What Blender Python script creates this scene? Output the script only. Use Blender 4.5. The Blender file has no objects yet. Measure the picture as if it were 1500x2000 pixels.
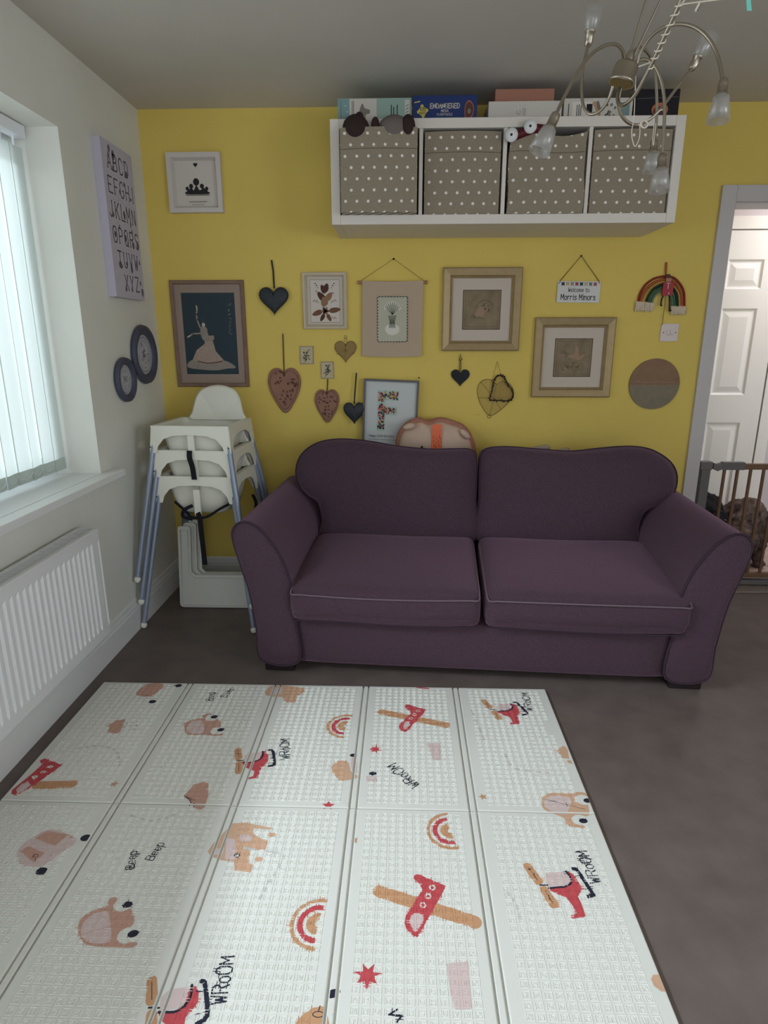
import bpy, bmesh, math, random
from math import pi, sin, cos, radians, atan2, sqrt
from mathutils import Vector as V, Matrix
random.seed(7)
SC = bpy.context.scene
COL = SC.collection

# ---------------------------------------------------------------- camera
F_PX = 1214.0                                   # focal length for the 1500x2000 frame
CAM = V((0, 0, 1.345))
RX = V((9.99496012e-01, -7.63823286e-03, 3.08119901e-02))
RY = V((3.17323931e-02, 2.67345412e-01, -9.63078131e-01))
RZ = V((-8.81229168e-04, 9.63570489e-01, 2.67453053e-01))
ROT = Matrix((RX, RY, RZ))                      # camera space -> world
cd = bpy.data.cameras.new('camera')
cam = bpy.data.objects.new('camera', cd)
COL.objects.link(cam)
cam.matrix_world = Matrix.Translation(CAM) @ ROT.to_4x4()
cd.sensor_fit = 'VERTICAL'; cd.sensor_height = 36; cd.sensor_width = 27
cd.lens = F_PX / 2000 * 36
cd.clip_start = .02
SC.camera = cam

# ---------------------------------------------------------------- light
SC.view_settings.view_transform = 'Standard'
SC.view_settings.look = 'None'
SC.view_settings.gamma = 1
SC.view_settings.use_curve_mapping = False
SC.view_settings.exposure = 0.15
w = bpy.data.worlds.new('overcast_sky'); SC.world = w
w.use_nodes = True
bg = w.node_tree.nodes['Background']
bg.inputs[0].default_value = (.86, .93, 1, 1)
bg.inputs[1].default_value = 1.25

def area(name, loc, target, sx, sy, power, color):
    d = bpy.data.lights.new(name, 'AREA'); d.shape = 'RECTANGLE'
    d.size = sx; d.size_y = sy; d.energy = power; d.color = color
    o = bpy.data.objects.new(name, d); COL.objects.link(o)
    o.location = loc
    o.rotation_euler = (V(target) - V(loc)).to_track_quat('-Z', 'Y').to_euler()
    return o
area('window_sky_strip', (-3.25, .55, 2.92), (0, .75, .0), 2.3, .34, 170, (.80, .90, 1))
area('window_daylight', (-3.0, 1.6, 1.75), (0, 1.7, 1.2), 2.4, 1.2, 30, (.84, .92, 1))
area('added_rear_fill', (.5, -2.3, 1.35), (.3, 2.5, .9), 2.4, 1.9, 9, (.93, .96, 1))  # added fill light from behind the camera
area('added_side_fill', (2.9, -.75, 1.5), (-1.28, 2.3, 1.35), 1.3, 1.1, 23, (.84, .91, 1))  # added fill from the right to brighten the left wall
area('hall_ceiling_light', (2.6, 3.75, 2.3), (2.3, 3.9, 0), .5, .4, 9, (.97, .93, 1))

# ---------------------------------------------------------------- helpers
def unproj(u, v):
    return ROT @ V((u - 750, -(v - 1000), -F_PX))
D = 3.32                                        # back wall
XL = -1.28                                      # left wall
def B(u, v, y=D):
    d = unproj(u, v); return CAM + d * (y / d.y)
def FL(u, v, z=0.0):
    d = unproj(u, v); return CAM + d * ((z - CAM.z) / d.z)
def LW(u, v, x=XL):
    d = unproj(u, v); return CAM + d * (x / d.x)
def bz(u, v, y=D):
    p = B(u, v, y); return (p.x, p.z)
def fz(u, v, z=.0125):
    p = FL(u, v, z); return (p.x, p.y)

def lin(c):
    return tuple((x / 12.92 if x <= .04045 else ((x + .055) / 1.055) ** 2.4) for x in (k / 255 for k in c))
MATS = {}
def mat(name, rgb, rough=.6, metal=0.0, bump=0.0, bs=200, var=0.0, vs=6, spec=.3, sheen=0, stretch=None):
    if name in MATS: return MATS[name]
    m = bpy.data.materials.new(name); m.use_nodes = True
    nt = m.node_tree; b = nt.nodes['Principled BSDF']
    c = lin(rgb)
    b.inputs['Base Color'].default_value = (*c, 1)
    b.inputs['Roughness'].default_value = rough
    b.inputs['Metallic'].default_value = metal
    b.inputs['Specular IOR Level'].default_value = spec
    if sheen:
        b.inputs['Sheen Weight'].default_value = sheen
        b.inputs['Sheen Tint'].default_value = (*[min(1, x * 5) for x in c], 1)
        b.inputs['Sheen Roughness'].default_value = .4
    tc = nt.nodes.new('ShaderNodeTexCoord')
    src = tc.outputs['Object']
    if stretch:
        mp = nt.nodes.new('ShaderNodeMapping'); mp.inputs['Scale'].default_value = stretch
        nt.links.new(src, mp.inputs[0]); src = mp.outputs[0]
    if bump:
        n = nt.nodes.new('ShaderNodeTexNoise'); n.inputs['Scale'].default_value = bs
        n.inputs['Detail'].default_value = 3
        nt.links.new(src, n.inputs['Vector'])
        bp = nt.nodes.new('ShaderNodeBump'); bp.inputs['Strength'].default_value = bump
        bp.inputs['Distance'].default_value = .002
        nt.links.new(n.outputs[0], bp.inputs['Height'])
        nt.links.new(bp.outputs[0], b.inputs['Normal'])
    if var:
        n = nt.nodes.new('ShaderNodeTexNoise'); n.inputs['Scale'].default_value = vs
        n.inputs['Detail'].default_value = 5
        nt.links.new(src, n.inputs['Vector'])
        r = nt.nodes.new('ShaderNodeValToRGB')
        r.color_ramp.elements[0].position = .3; r.color_ramp.elements[1].position = .7
        r.color_ramp.elements[0].color = (*[x * (1 - var) for x in c], 1)
        r.color_ramp.elements[1].color = (*[min(1, x * (1 + var)) for x in c], 1)
        nt.links.new(n.outputs[0], r.inputs[0]); nt.links.new(r.outputs[0], b.inputs['Base Color'])
    MATS[name] = m
    return m

BACK = (V((0, D, 0)), V((1, 0, 0)), V((0, 0, 1)), V((0, -1, 0)))
LEFT = (V((XL, 0, 0)), V((0, 1, 0)), V((0, 0, 1)), V((1, 0, 0)))
FLOOR = (V((0, 0, 0)), V((1, 0, 0)), V((0, 1, 0)), V((0, 0, 1)))

class MB:
    """collects shapes; build() links them as one mesh object"""
    def __init__(s, fr=None):
        s.v = []; s.f = []; s.m = []; s.sm = []; s.mats = []; s.fr = fr
    def mi(s, m):
        if m not in s.mats: s.mats.append(m)
        return s.mats.index(m)
    def P(s, a, b, c=0.0):
        if s.fr:
            o, x, y, n = s.fr
            return o + x * a + y * b + n * c
        return V((a, b, c))
    def add(s, vs, fs, m, smooth=False):
        k = len(s.v); s.v += [tuple(p) for p in vs]; i = s.mi(m)
        for f in fs:
            s.f.append([k + j for j in f]); s.m.append(i); s.sm.append(smooth)
    # plane-frame shapes
    def poly(s, pts, c, m):
        s.add([s.P(x, y, c) for x, y in pts], [list(range(len(pts)))], m)
    def slab(s, pts, c0, c1, m, smooth=False):
        a = sum(pts[i][0] * pts[(i + 1) % len(pts)][1] - pts[(i + 1) % len(pts)][0] * pts[i][1] for i in range(len(pts)))
        if a < 0: pts = pts[::-1]
        n = len(pts)
        vs = [s.P(x, y, c0) for x, y in pts] + [s.P(x, y, c1) for x, y in pts]
        s.add(vs, [list(range(n - 1, -1, -1)), list(range(n, 2 * n))], m)
        s.add(vs, [[i, (i + 1) % n, n + (i + 1) % n, n + i] for i in range(n)], m, smooth)
    def rect(s, x0, x1, y0, y1, c0, c1, m):
        s.slab([(x0, y0), (x1, y0), (x1, y1), (x0, y1)], c0, c1, m)
    def frect(s, x0, x1, y0, y1, c, m):
        s.poly([(x0, y0), (x1, y0), (x1, y1), (x0, y1)], c, m)
    def ribbon(s, pts, wd, c, m, caps=True):
        for i in range(len(pts) - 1):
            a = V(pts[i]); b = V(pts[i + 1]); d = b - a
            if d.length < 1e-7: continue
            d.normalize(); n = V((-d.y, d.x)) * wd / 2
            if caps: a = a - d * wd * .3; b = b + d * wd * .3
            s.poly([a - n, b - n, b + n, a + n], c, m)
    def ellipse(s, cx, cy, rx, ry, c, m, n=24, rot=0.0):
        s.poly([(cx + rx * cos(t) * cos(rot) - ry * sin(t) * sin(rot), cy + rx * cos(t) * sin(rot) + ry * sin(t) * cos(rot))
                for t in [2 * pi * i / n for i in range(n)]], c, m)
    def arc(s, cx, cy, r0, r1, t0, t1, c, m, n=20, sy=1.0):
        for i in range(n):
            a = t0 + (t1 - t0) * i / n; b = t0 + (t1 - t0) * (i + 1) / n
            q = [(cx + r0 * cos(a), cy + sy * r0 * sin(a)), (cx + r1 * cos(a), cy + sy * r1 * sin(a)),
                 (cx + r1 * cos(b), cy + sy * r1 * sin(b)), (cx + r0 * cos(b), cy + sy * r0 * sin(b))]
            s.poly(q, c, m)
    def rings(s, loops, m, smooth=False, cap0=True, cap1=True, closed=True):
        n = len(loops[0]); vs = [p for l in loops for p in l]; fs = []
        for k in range(len(loops) - 1):
            for i in range(n if closed else n - 1):
                j = (i + 1) % n
                fs.append([k * n + i, k * n + j, (k + 1) * n + j, (k + 1) * n + i])
        s.add(vs, fs, m, smooth)
        if cap0: s.add(loops[0], [list(range(n - 1, -1, -1))], m)
        if cap1: s.add(loops[-1], [list(range(n))], m)
    def frame(s, x0, x1, y0, y1, prof, m):
        """rectangular moulding from (inset, height) pairs"""
        L = []
        for ins, h in prof:
            L.append([s.P(x0 + ins, y0 + ins, h), s.P(x1 - ins, y0 + ins, h), s.P(x1 - ins, y1 - ins, h), s.P(x0 + ins, y1 - ins, h)])
        s.rings(L, m, cap0=False, cap1=False)
    # free shapes
    def box(s, x0, x1, y0, y1, z0, z1, m, bev=0.0):
        bm = bmesh.new(); bmesh.ops.create_cube(bm, size=1)
        for v in bm.verts:
            v.co = V(((x0 + x1) / 2 + v.co.x * (x1 - x0), (y0 + y1) / 2 + v.co.y * (y1 - y0), (z0 + z1) / 2 + v.co.z * (z1 - z0)))
        if bev:
            bmesh.ops.bevel(bm, geom=bm.edges[:], offset=bev, segments=2, profile=.6, affect='EDGES')
        s.bm(bm, m)
    def bm(s, bm, m, smooth=False, fn=None):
        bm.verts.ensure_lookup_table()
        vs = [fn(v.co.copy()) if fn else v.co.copy() for v in bm.verts]
        for i, v in enumerate(bm.verts): v.index = i
        s.add(vs, [[v.index for v in f.verts] for f in bm.faces], m, smooth); bm.free()
    def tube(s, pts, r, m, n=8, caps=True, r1=None):
        pts = [V(p) for p in pts]; L = []
        t = (pts[1] - pts[0]).normalized()
        u = t.orthogonal().normalized()
        for i, p in enumerate(pts):
            if i == 0: d = pts[1] - pts[0]
            elif i == len(pts) - 1: d = pts[-1] - pts[-2]
            else: d = pts[i + 1] - pts[i - 1]
            d.normalize(); u = (u - d * u.dot(d)).normalized(); w2 = d.cross(u)
            rr = r if r1 is None else r + (r1 - r) * i / (len(pts) - 1)
            L.append([p + (u * cos(2 * pi * k / n) + w2 * sin(2 * pi * k / n)) * rr for k in range(n)])
        s.rings(L, m, True, caps, caps)
    def lathe(s, prof, o, ax, m, n=20, cap=True):
        """prof = (radius, distance along axis)"""
        o = V(o); ax = V(ax).normalized(); u = ax.orthogonal().normalized(); w2 = ax.cross(u)
        L = [[o + ax * h + (u * cos(2 * pi * k / n) + w2 * sin(2 * pi * k / n)) * max(r, 1e-5) for k in range(n)] for r, h in prof]
        s.rings(L, m, True, cap, cap)
    def ball(s, c, rx, ry, rz, m, n=12, rot=None):
        bm = bmesh.new(); bmesh.ops.create_uvsphere(bm, u_segments=n * 2, v_segments=n, radius=1)
        c = V(c)
        def fn(p):
            q = V((p.x * rx, p.y * ry, p.z * rz))
            if rot: q = rot @ q
            return c + q
        s.bm(bm, m, True, fn)
    def rbox(s, cx, cy, cz, w_, d_, h_, r, m, n=14, top=0.0, front=0.0, noise=0.0, fn=None):
        bm = bmesh.new(); bmesh.ops.create_cube(bm, size=2)
        bmesh.ops.subdivide_edges(bm, edges=bm.edges[:], cuts=n, use_grid_fill=True)
        hx, hy, hz = w_ / 2, d_ / 2, h_ / 2
        sd = random.random() * 9
        def f2(p):
            # spread samples towards the rim so the corners stay smooth
            q = V([math.copysign(abs(k) ** .7, k) for k in p])
            a = V((q.x * hx, q.y * hy, q.z * hz))
            i = V((max(-hx + r, min(hx - r, a.x)), max(-hy + r, min(hy - r, a.y)), max(-hz + r, min(hz - r, a.z))))
            e = a - i
            if e.length > 1e-9: a = i + e.normalized() * min(r, max(abs(e.x), abs(e.y), abs(e.z)))
            fx = max(0, 1 - (a.x / hx) ** 2); fy = max(0, 1 - (a.y / hy) ** 2); fzz = max(0, 1 - (a.z / hz) ** 2)
            if a.z > 0: a.z += top * sqrt(fx) * sqrt(fy)
            if a.y < 0: a.y -= front * sqrt(fx) * sqrt(fzz)
            if noise:
                a += V((sin(a.y * 17 + sd), sin(a.x * 13 + a.z * 9 + sd), sin(a.x * 11 + a.y * 15 + sd * 2))) * noise
            a = V((cx, cy, cz)) + a
            return fn(a) if fn else a
        s.bm(bm, m, True, f2)
    def puff(s, pts, c0, th, m, rings_=8, back=True, both=False, p=2.4, ctr=None):
        """inflate a flat outline (frame coordinates) into a cushion of thickness th"""
        n = len(pts)
        cx = ctr[0] if ctr else sum(x for x, _ in pts) / n; cy = ctr[1] if ctr else sum(y for _, y in pts) / n
        L = []
        for k in range(rings_ + 1):
            q = cos(k / rings_ * pi / 2) if k < rings_ else 0.001
            h = th * max(0, 1 - q ** p) ** (1 / p)
            L.append([s.P(cx + (x - cx) * q, cy + (y - cy) * q, c0 + h) for x, y in pts])
        if both:
            for k in range(1, rings_ + 1):
                q = cos(k / rings_ * pi / 2) if k < rings_ else 0.001
                h = th * max(0, 1 - q ** p) ** (1 / p)
                L.insert(0, [s.P(cx + (x - cx) * q, cy + (y - cy) * q, c0 - h) for x, y in pts])
        s.rings(L, m, True, True, True)
    def build(s, name, parent=None, loc=None, recalc=True, local=False):
        me = bpy.data.meshes.new(name)
        off = V((0, 0, 0))
        if parent is not None:
            if not local:
                r = parent
                while r.parent: r = r.parent
                off = r.location.copy()
        elif loc is not None: off = V(loc)
        me.from_pydata([(x - off.x, y - off.y, z - off.z) for x, y, z in s.v], [], s.f)
        for m in s.mats: me.materials.append(m)
        me.polygons.foreach_set('material_index', s.m)
        me.polygons.foreach_set('use_smooth', s.sm)
        if recalc:
            bm = bmesh.new(); bm.from_mesh(me)
            bmesh.ops.recalc_face_normals(bm, faces=bm.faces[:])
            bm.to_mesh(me); bm.free()
        me.update()
        o = bpy.data.objects.new(name, me); COL.objects.link(o)
        if parent is not None: o.parent = parent
        elif loc is not None: o.location = off
        return o

def tag(o, label, cat, group=None, kind=None):
    o['label'] = label; o['category'] = cat
    if group: o['group'] = group
    if kind: o['kind'] = kind
    return o
def struct(o):
    o['kind'] = 'structure'; return o
def thing(name, label, cat, loc=(0, 0, 0), rz=0.0, group=None):
    o = bpy.data.objects.new(name, None); COL.objects.link(o)
    o.empty_display_size = .05
    o.location = loc; o.rotation_euler = (0, 0, rz)
    return tag(o, label, cat, group)
def copy_tree(o, parent=None):
    c = o.copy(); COL.objects.link(c)
    if parent is not None: c.parent = parent
    for ch in list(o.children): copy_tree(ch, c)
    return c

def smooth_path(pts, n=6, closed=False):
    pts = [V(p) for p in pts]; out = []; N = len(pts)
    rng = range(N) if closed else range(N - 1)
    for i in rng:
        if closed: p0, p1, p2, p3 = pts[i - 1], pts[i], pts[(i + 1) % N], pts[(i + 2) % N]
        else: p0, p1, p2, p3 = pts[max(i - 1, 0)], pts[i], pts[i + 1], pts[min(i + 2, N - 1)]
        for k in range(n):
            t = k / n
            out.append(.5 * ((2 * p1) + (p2 - p0) * t + (2 * p0 - 5 * p1 + 4 * p2 - p3) * t * t + (3 * p1 - p0 - 3 * p2 + p3) * t ** 3))
    if not closed: out.append(pts[-1])
    return out
def sm2(pts, n=5, closed=True):
    return [(p.x, p.y) for p in smooth_path([(x, y) for x, y in pts], n, closed)]
def heart(x0, x1, y0, y1, n=40):
    P = []
    for i in range(n):
        t = 2 * pi * i / n
        P.append((16 * sin(t) ** 3, 13 * cos(t) - 5 * cos(2 * t) - 2 * cos(3 * t) - cos(4 * t)))
    ax = min(p[0] for p in P); bx = max(p[0] for p in P); ay = min(p[1] for p in P); by = max(p[1] for p in P)
    return [(x0 + (x - ax) / (bx - ax) * (x1 - x0), y0 + (y - ay) / (by - ay) * (y1 - y0)) for x, y in P][::-1]
def scale2(pts, k, ctr=None):
    cx = ctr[0] if ctr else sum(p[0] for p in pts) / len(pts); cy = ctr[1] if ctr else sum(p[1] for p in pts) / len(pts)
    return [(cx + (x - cx) * k, cy + (y - cy) * k) for x, y in pts]

# single-stroke lettering on a 4 x 6 grid
G_ = {
'A': '00,26,40|.7,2 3.3,2', 'B': '00,06,2.6 6,3.7 5.2,3.7 3.9,2.6 3.1,0 3.1|2.6 3.1,4 2.2,4 .8,2.8 0,00', 'C': '45,36,16,0 4.8,0 1.2,10,30,41',
'D': '00,06,2.4 6,4 4.5,4 1.5,2.4 0,00', 'E': '46,06,00,40|03,33', 'F': '46,06,00|03,33', 'G': '45,36,16,0 4.8,0 1.2,10,30,4 1.2,4 2.8,2.4 2.8',
'H': '06,00|46,40|03,43', 'I': '26,20', 'J': '36,31,20,10,01', 'K': '06,00|46,02.4|1.2 3.2,40', 'L': '06,00,40', 'M': '00,06,22,46,40',
'N': '00,06,40,46', 'O': '10,0 1.3,0 4.7,16,36,4 4.7,4 1.3,30,10', 'P': '00,06,2.8 6,4 5.2,4 3.7,2.8 2.9,0 2.9', 'Q': '10,0 1.3,0 4.7,16,36,4 4.7,4 1.3,30,10|2.4 1.6,4.2 -.4',
'R': '00,06,2.8 6,4 5.2,4 3.8,2.8 3,03|2.2 3,40', 'S': '4 5.2,36,16,0 5,0 3.9,1 3.2,3 2.8,4 2.1,41,30,10,0 .9', 'T': '06,46|26,20', 'U': '06,0 1.2,10,30,4 1.2,46',
'V': '06,20,46', 'W': '06,10,24,30,46', 'X': '00,46|06,40', 'Y': '06,23,46|23,20', 'Z': '06,46,00,40',
'1': '1 5,26,20', '2': '05,16,36,45,4 3.8,00,40', '3': '05,16,36,4 4.8,3 3.1,1.6 3.1|3 3.1,4 1.4,30,10,01', '4': '30,36,02,42', '5': '46,06,0 3.4,3 3.6,4 2.4,4 1,30,00',
'6': '46,16,03,0 1,10,30,4 1,4 2.4,33,0 2.6', '7': '06,46,10', '8': '1 3.2,0 4.2,0 5.2,16,36,4 5.2,4 4.2,3 3.2,1 3.2,02,01,10,30,41,42,3 3.2', '9': '4 3.4,1 3,04,05,16,36,45,43,30,10', '0': '10,01,05,16,36,45,41,30,10',
'a': '3 4,3 0|33,1 4,0 3,0 1,10,3 1', 'b': '06,00|03,14,2.4 4,3 3,3 1,2.4 0,10,01', 'c': '33,2 4,1 4,03,01,10,20,31', 'd': '36,30|33,2 4,1 4,03,01,10,20,31', 'e': '02,32,3 3,2 4,1 4,03,01,10,20,3 .8',
'f': '3 5.6,26,15,10|03.6,2.6 3.6', 'h': '06,00|03,14,2 4,33,30', 'i': '.5 4,.5 0|.5 5.2,.5 5.7', 'l': '.5 6,.5 0', 'm': '04,00|03,1 4,2 3.4,20|2 3.4,3 4,4 3.4,40', 'n': '04,00|03,14,2 4,33,30',
'o': '10,01,03,14,2 4,33,31,20,10', 'p': '04,0 -2|03,14,2.4 4,3 3,3 1,2.4 0,10,01', 'r': '04,00|02.6,1 4,2.4 3.8', 's': '3 3.4,2 4,1 4,0 3,1 2.3,2 2,3 1,20,10,0 .6', 't': '15.4,1 1,1.6 0,2.6 0|0 4,2.4 4',
'v': '04,1.5 0,34', 'w': '04,10,23,30,44', 'y': '04,1.6 .6|34,1 -2', 'g': '34,3 -1,2 -2,0 -1.6|33,2 4,1 4,03,01,10,20,31', 'u': '04,01,10,20,31|34,30', 'k': '06,00|34,02|1 2.6,30'}
def _num(t):
    t = t.strip()
    if ' ' in t: a, b = t.split(); return float(a), float(b)
    return float(t[0]), float(t[1:])
FONT = {k: [[_num(t) for t in (st.replace('.7,2 3.3,2', '.7 2,3.3 2') if k == 'A' else st).split(',')] for st in (g if k != 'A' else '00,26,40|.7 2,3.3 2').split('|')] for k, g in G_.items()}
def glyph_w(ch):
    if ch == ' ': return 2.4
    if ch in 'il': return 2.0
    g = FONT.get(ch)
    return (max(p[0] for st in g for p in st) + 1.4) if g else 2
def write(mb, text, ox, oy, h, c, m, sw=.12, rot=0.0, sx=1.0, serif=False, align='l', jit=0.0):
    """letters of height h from (ox, oy) in the builder's frame"""
    k = h / 6
    tot = sum(glyph_w(ch) for ch in text) * k * sx - 1.4 * k * sx
    x = {'l': 0, 'c': -tot / 2, 'r': -tot}[align]
    ca, sa = cos(rot), sin(rot)
    def T(px, py): return (ox + px * ca - py * sa, oy + px * sa + py * ca)
    for ch in text:
        dy = random.uniform(-jit, jit) * h; kk = k * (1 + random.uniform(-jit, jit))
        for st in FONT.get(ch, []):
            pts = [T(x + a * kk * sx, dy + b * kk) for a, b in st]
            mb.ribbon(pts, sw * h, c, m)
            if serif:
                for (a, b) in (st[0], st[-1]):
                    if b in (0.0, 6.0, 4.0) and ch not in 'OQCGSocesa':
                        mb.ribbon([T(x + (a - .55) * kk * sx, dy + b * kk), T(x + (a + .55) * kk * sx, dy + b * kk)], sw * h * .6, c, m)
        x += glyph_w(ch) * k * sx

# ---------------------------------------------------------------- materials
def wallmat(name, rgb, rough=.85):
    return mat(name, rgb, rough, bump=.25, bs=260, var=.03, vs=3, spec=.2)
m_yellow = wallmat('yellow_wall_paint', (226, 200, 106))
m_cream = wallmat('cream_wall_paint', (230, 229, 220))
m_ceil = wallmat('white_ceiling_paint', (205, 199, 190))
m_white = mat('white_gloss', (232, 232, 230), .35)
m_trim = mat('grey_white_trim', (202, 196, 194), .4)
m_plast = mat('white_plastic', (236, 236, 226), .35, spec=.4)
m_shelf = mat('white_shelf_board', (226, 218, 208), .45)
m_black = mat('black_fabric', (24, 24, 30), .8)
m_dark = mat('dark_ink', (38, 36, 40), .7)
m_string = mat('white_string', (225, 215, 195), .8)
m_steel = mat('brushed_nickel', (168, 158, 142), .34, 1.0)
m_gtube = mat('blue_grey_tube', (150, 160, 178), .4, .35)
m_wood = mat('light_wood', (176, 130, 92), .55, var=.18, vs=14, stretch=(1, 1, .15))
m_metalgrey = mat('grey_gate_metal', (112, 108, 106), .5)
# ---------------------------------------------------------------- room
HC = 2.40
YR = -2.2                                        # rear of the room, behind the camera
XR = 2.75
WY0, WY1, WZ0, WZ1 = -.55, 2.54, .80, 2.10       # window opening in the left wall
mb = MB()
m_floor = mat('vinyl_floor', (112, 100, 94), .55, bump=.12, bs=120, var=.14, vs=9, spec=.35)
mb.box(XL, XR, YR, D, -.06, 0, m_floor)
struct(mb.build('floor'))
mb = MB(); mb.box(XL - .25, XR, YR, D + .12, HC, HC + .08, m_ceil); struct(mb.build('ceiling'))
# left wall with the window hole
mb = MB()
X0 = XL - .27
mb.box(X0, XL, YR, WY0, 0, HC, m_cream)
mb.box(X0, XL, WY1, D, 0, HC, m_cream)
mb.box(X0, XL, WY0, WY1, 0, WZ0 - .03, m_cream)
mb.box(X0, XL, WY0, WY1, WZ1, HC, m_cream)
struct(mb.build('wall_left'))
# back wall with the doorway
DX0, DX1, DZ = 1.575, 2.37, 1.977
mb = MB()
mb.box(X0, DX0, D, D + .12, 0, HC, m_yellow)
mb.box(DX1, XR, D, D + .12, 0, HC, m_yellow)
mb.box(DX0, DX1, D, D + .12, DZ, HC, m_yellow)
struct(mb.build('wall_back'))
mb = MB(); mb.box(XR, XR + .1, YR, -1.6, 0, HC, m_cream); mb.box(XR, XR + .1, .1, D + .12, 0, HC, m_cream)
mb.box(XR, XR + .1, -1.6, .1, 0, .9, m_cream); mb.box(XR, XR + .1, -1.6, .1, 2.1, HC, m_cream); struct(mb.build('wall_right'))  # unseen opening added so the side fill can enter
# rear wall with a wide unseen opening, added to let fill light in
mb = MB()
mb.box(X0, -.55, YR - .12, YR, 0, HC, m_cream); mb.box(2.05, XR, YR - .12, YR, 0, HC, m_cream)
mb.box(-.55, 2.05, YR - .12, YR, 2.3, HC, m_cream)
struct(mb.build('wall_rear'))
# skirting boards
def skirting(name, mbf):
    struct(mbf.build(name))
prof = [(0, .016), (.105, .016), (.112, .013), (.122, .013), (.13, .009), (.145, .008), (.152, 0)]
mb = MB()
mb.rings([[V((XL, y, 0))] + [V((XL + d, y, z)) for z, d in prof] for y in (YR, D - .001)], m_white)
skirting('baseboard_left', mb)
mb = MB()
mb.rings([[V((x, D, 0))] + [V((x, D - d, z)) for z, d in prof] for x in (XL + .017, 1.504)], m_white)
skirting('baseboard_back', mb)
# door lining and architrave
mb = MB()
mb.box(1.505, DX0, D - .018, D, 0, 2.05, m_trim, .003)
mb.box(DX1, DX1 + .07, D - .018, D, 0, 2.05, m_trim, .003)
mb.box(DX0, DX1, D - .018, D, DZ, 2.05, m_trim, .003)
mb.box(DX0, DX0 + .006, D, D + .14, 0, DZ, m_trim)
mb.box(DX1 - .006, DX1, D, D + .14, 0, DZ, m_trim)
mb.box(DX0, DX1, D, D + .14, DZ - .006, DZ, m_trim)
struct(mb.build('trim_1'))
mb = MB(); mb.box(DX0, DX1, D - .09, D + .12, 0, .008, mat('threshold_metal', (150, 140, 130), .4, .6), .002)
struct(mb.build('trim_2'))
# window: frame, glass, sill
m_upvc = mat('white_upvc', (238, 240, 244), .3)
m_glass = bpy.data.materials.new('window_glass'); m_glass.use_nodes = True
nt = m_glass.node_tree; nt.nodes.clear()
o_ = nt.nodes.new('ShaderNodeOutputMaterial'); mx = nt.nodes.new('ShaderNodeMixShader'); tr = nt.nodes.new('ShaderNodeBsdfTransparent'); gl = nt.nodes.new('ShaderNodeBsdfGlossy')
gl.inputs['Roughness'].default_value = .02; mx.inputs[0].default_value = .06
nt.links.new(tr.outputs[0], mx.inputs[1]); nt.links.new(gl.outputs[0], mx.inputs[2]); nt.links.new(mx.outputs[0], o_.inputs[0])
mb = MB((V((XL - .25, 0, 0)), V((0, 1, 0)), V((0, 0, 1)), V((1, 0, 0))))
mb.rect(WY0, WY1, WZ0 - .02, WZ0 + .05, 0, .06, m_upvc); mb.rect(WY0, WY1, WZ1 - .05, WZ1, 0, .06, m_upvc)
for y0 in (WY0, .45, 1.47, WY1 - .05):
    mb.rect(y0, y0 + .05, WZ0 + .05, WZ1 - .05, 0, .06, m_upvc)
for a, b in ((WY0 + .05, .45), (.5, 1.47), (1.52, WY1 - .05)):
    mb.frame(a, b, WZ0 + .05, WZ1 - .05, [(0, .02), (0, .07), (.035, .07), (.045, .03), (.045, .02), (0, .02)], m_upvc)
win = struct(mb.build('window_1', loc=(XL - .25, 1, WZ0)))
mb = MB(); mb.box(XL - .226, XL - .222, WY0 + .03, WY1 - .03, WZ0 + .03, WZ1 - .03, m_glass); mb.build('glass', win)
mb = MB(); mb.box(XL - .25, XL - .001, WY0, WY1 - .001, WZ0 - .03, WZ0, m_white)
mb.box(XL, XL + .06, WY0 - .1, WY1 + .1, WZ0 - .03, WZ0, m_white, .004)
mb.build('window_sill', win)
# unseen overhang added outside the window to cut off the high sky
mb = MB(); mb.box(XL - .95, XL - .27, YR, D, 2.42, 2.5, m_white); struct(mb.build('trim_3'))

# hall beyond the doorway
YH = 4.22
m_hall = wallmat('hall_paint', (206, 200, 204))
m_tile = bpy.data.materials.new('hall_floor_tiles'); m_tile.use_nodes = True
nt = m_tile.node_tree; bb = nt.nodes['Principled BSDF']; br = nt.nodes.new('ShaderNodeTexBrick'); tc = nt.nodes.new('ShaderNodeTexCoord')
nt.links.new(tc.outputs['Object'], br.inputs[0]); br.offset = 0; br.inputs['Scale'].default_value = 1
br.inputs['Brick Width'].default_value = .16; br.inputs['Row Height'].default_value = .16; br.inputs['Mortar Size'].default_value = .003
br.inputs['Color1'].default_value = (*lin((196, 170, 158)), 1); br.inputs['Color2'].default_value = (*lin((188, 162, 150)), 1); br.inputs['Mortar'].default_value = (*lin((120, 104, 98)), 1)
nt.links.new(br.outputs[0], bb.inputs['Base Color']); bb.inputs['Roughness'].default_value = .4
mb = MB(); mb.box(.6, 4.2, D, YH + .1, -.06, 0, m_tile); struct(mb.build('floor_hall'))
mb = MB(); mb.box(.6, 4.2, D + .12, YH + .1, HC, HC + .08, m_hall); struct(mb.build('ceiling_hall'))
mb = MB(); mb.box(.6, 4.2, YH, YH + .1, 0, HC, m_hall); struct(mb.build('wall_hall'))
mb = MB(); mb.box(.5, .6, D + .12, YH + .1, 0, HC, m_hall); mb.box(4.2, 4.3, D + .12, YH + .1, 0, HC, m_hall); struct(mb.build('wall_hall_end'))
mb = MB(); mb.rings([[V((x, YH, 0))] + [V((x, YH - d, z)) for z, d in prof] for x in (2.43, 4.2)], m_white); struct(mb.build('baseboard_hall'))
mb = MB()
for a, b in ((1.49, 1.56), (2.355, 2.425)): mb.box(a, b, YH - .02, YH, 0, 2.07, m_white, .003)
mb.box(1.56, 2.355, YH - .02, YH, 1.995, 2.07, m_white, .003)
struct(mb.build('trim_4'))
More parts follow.
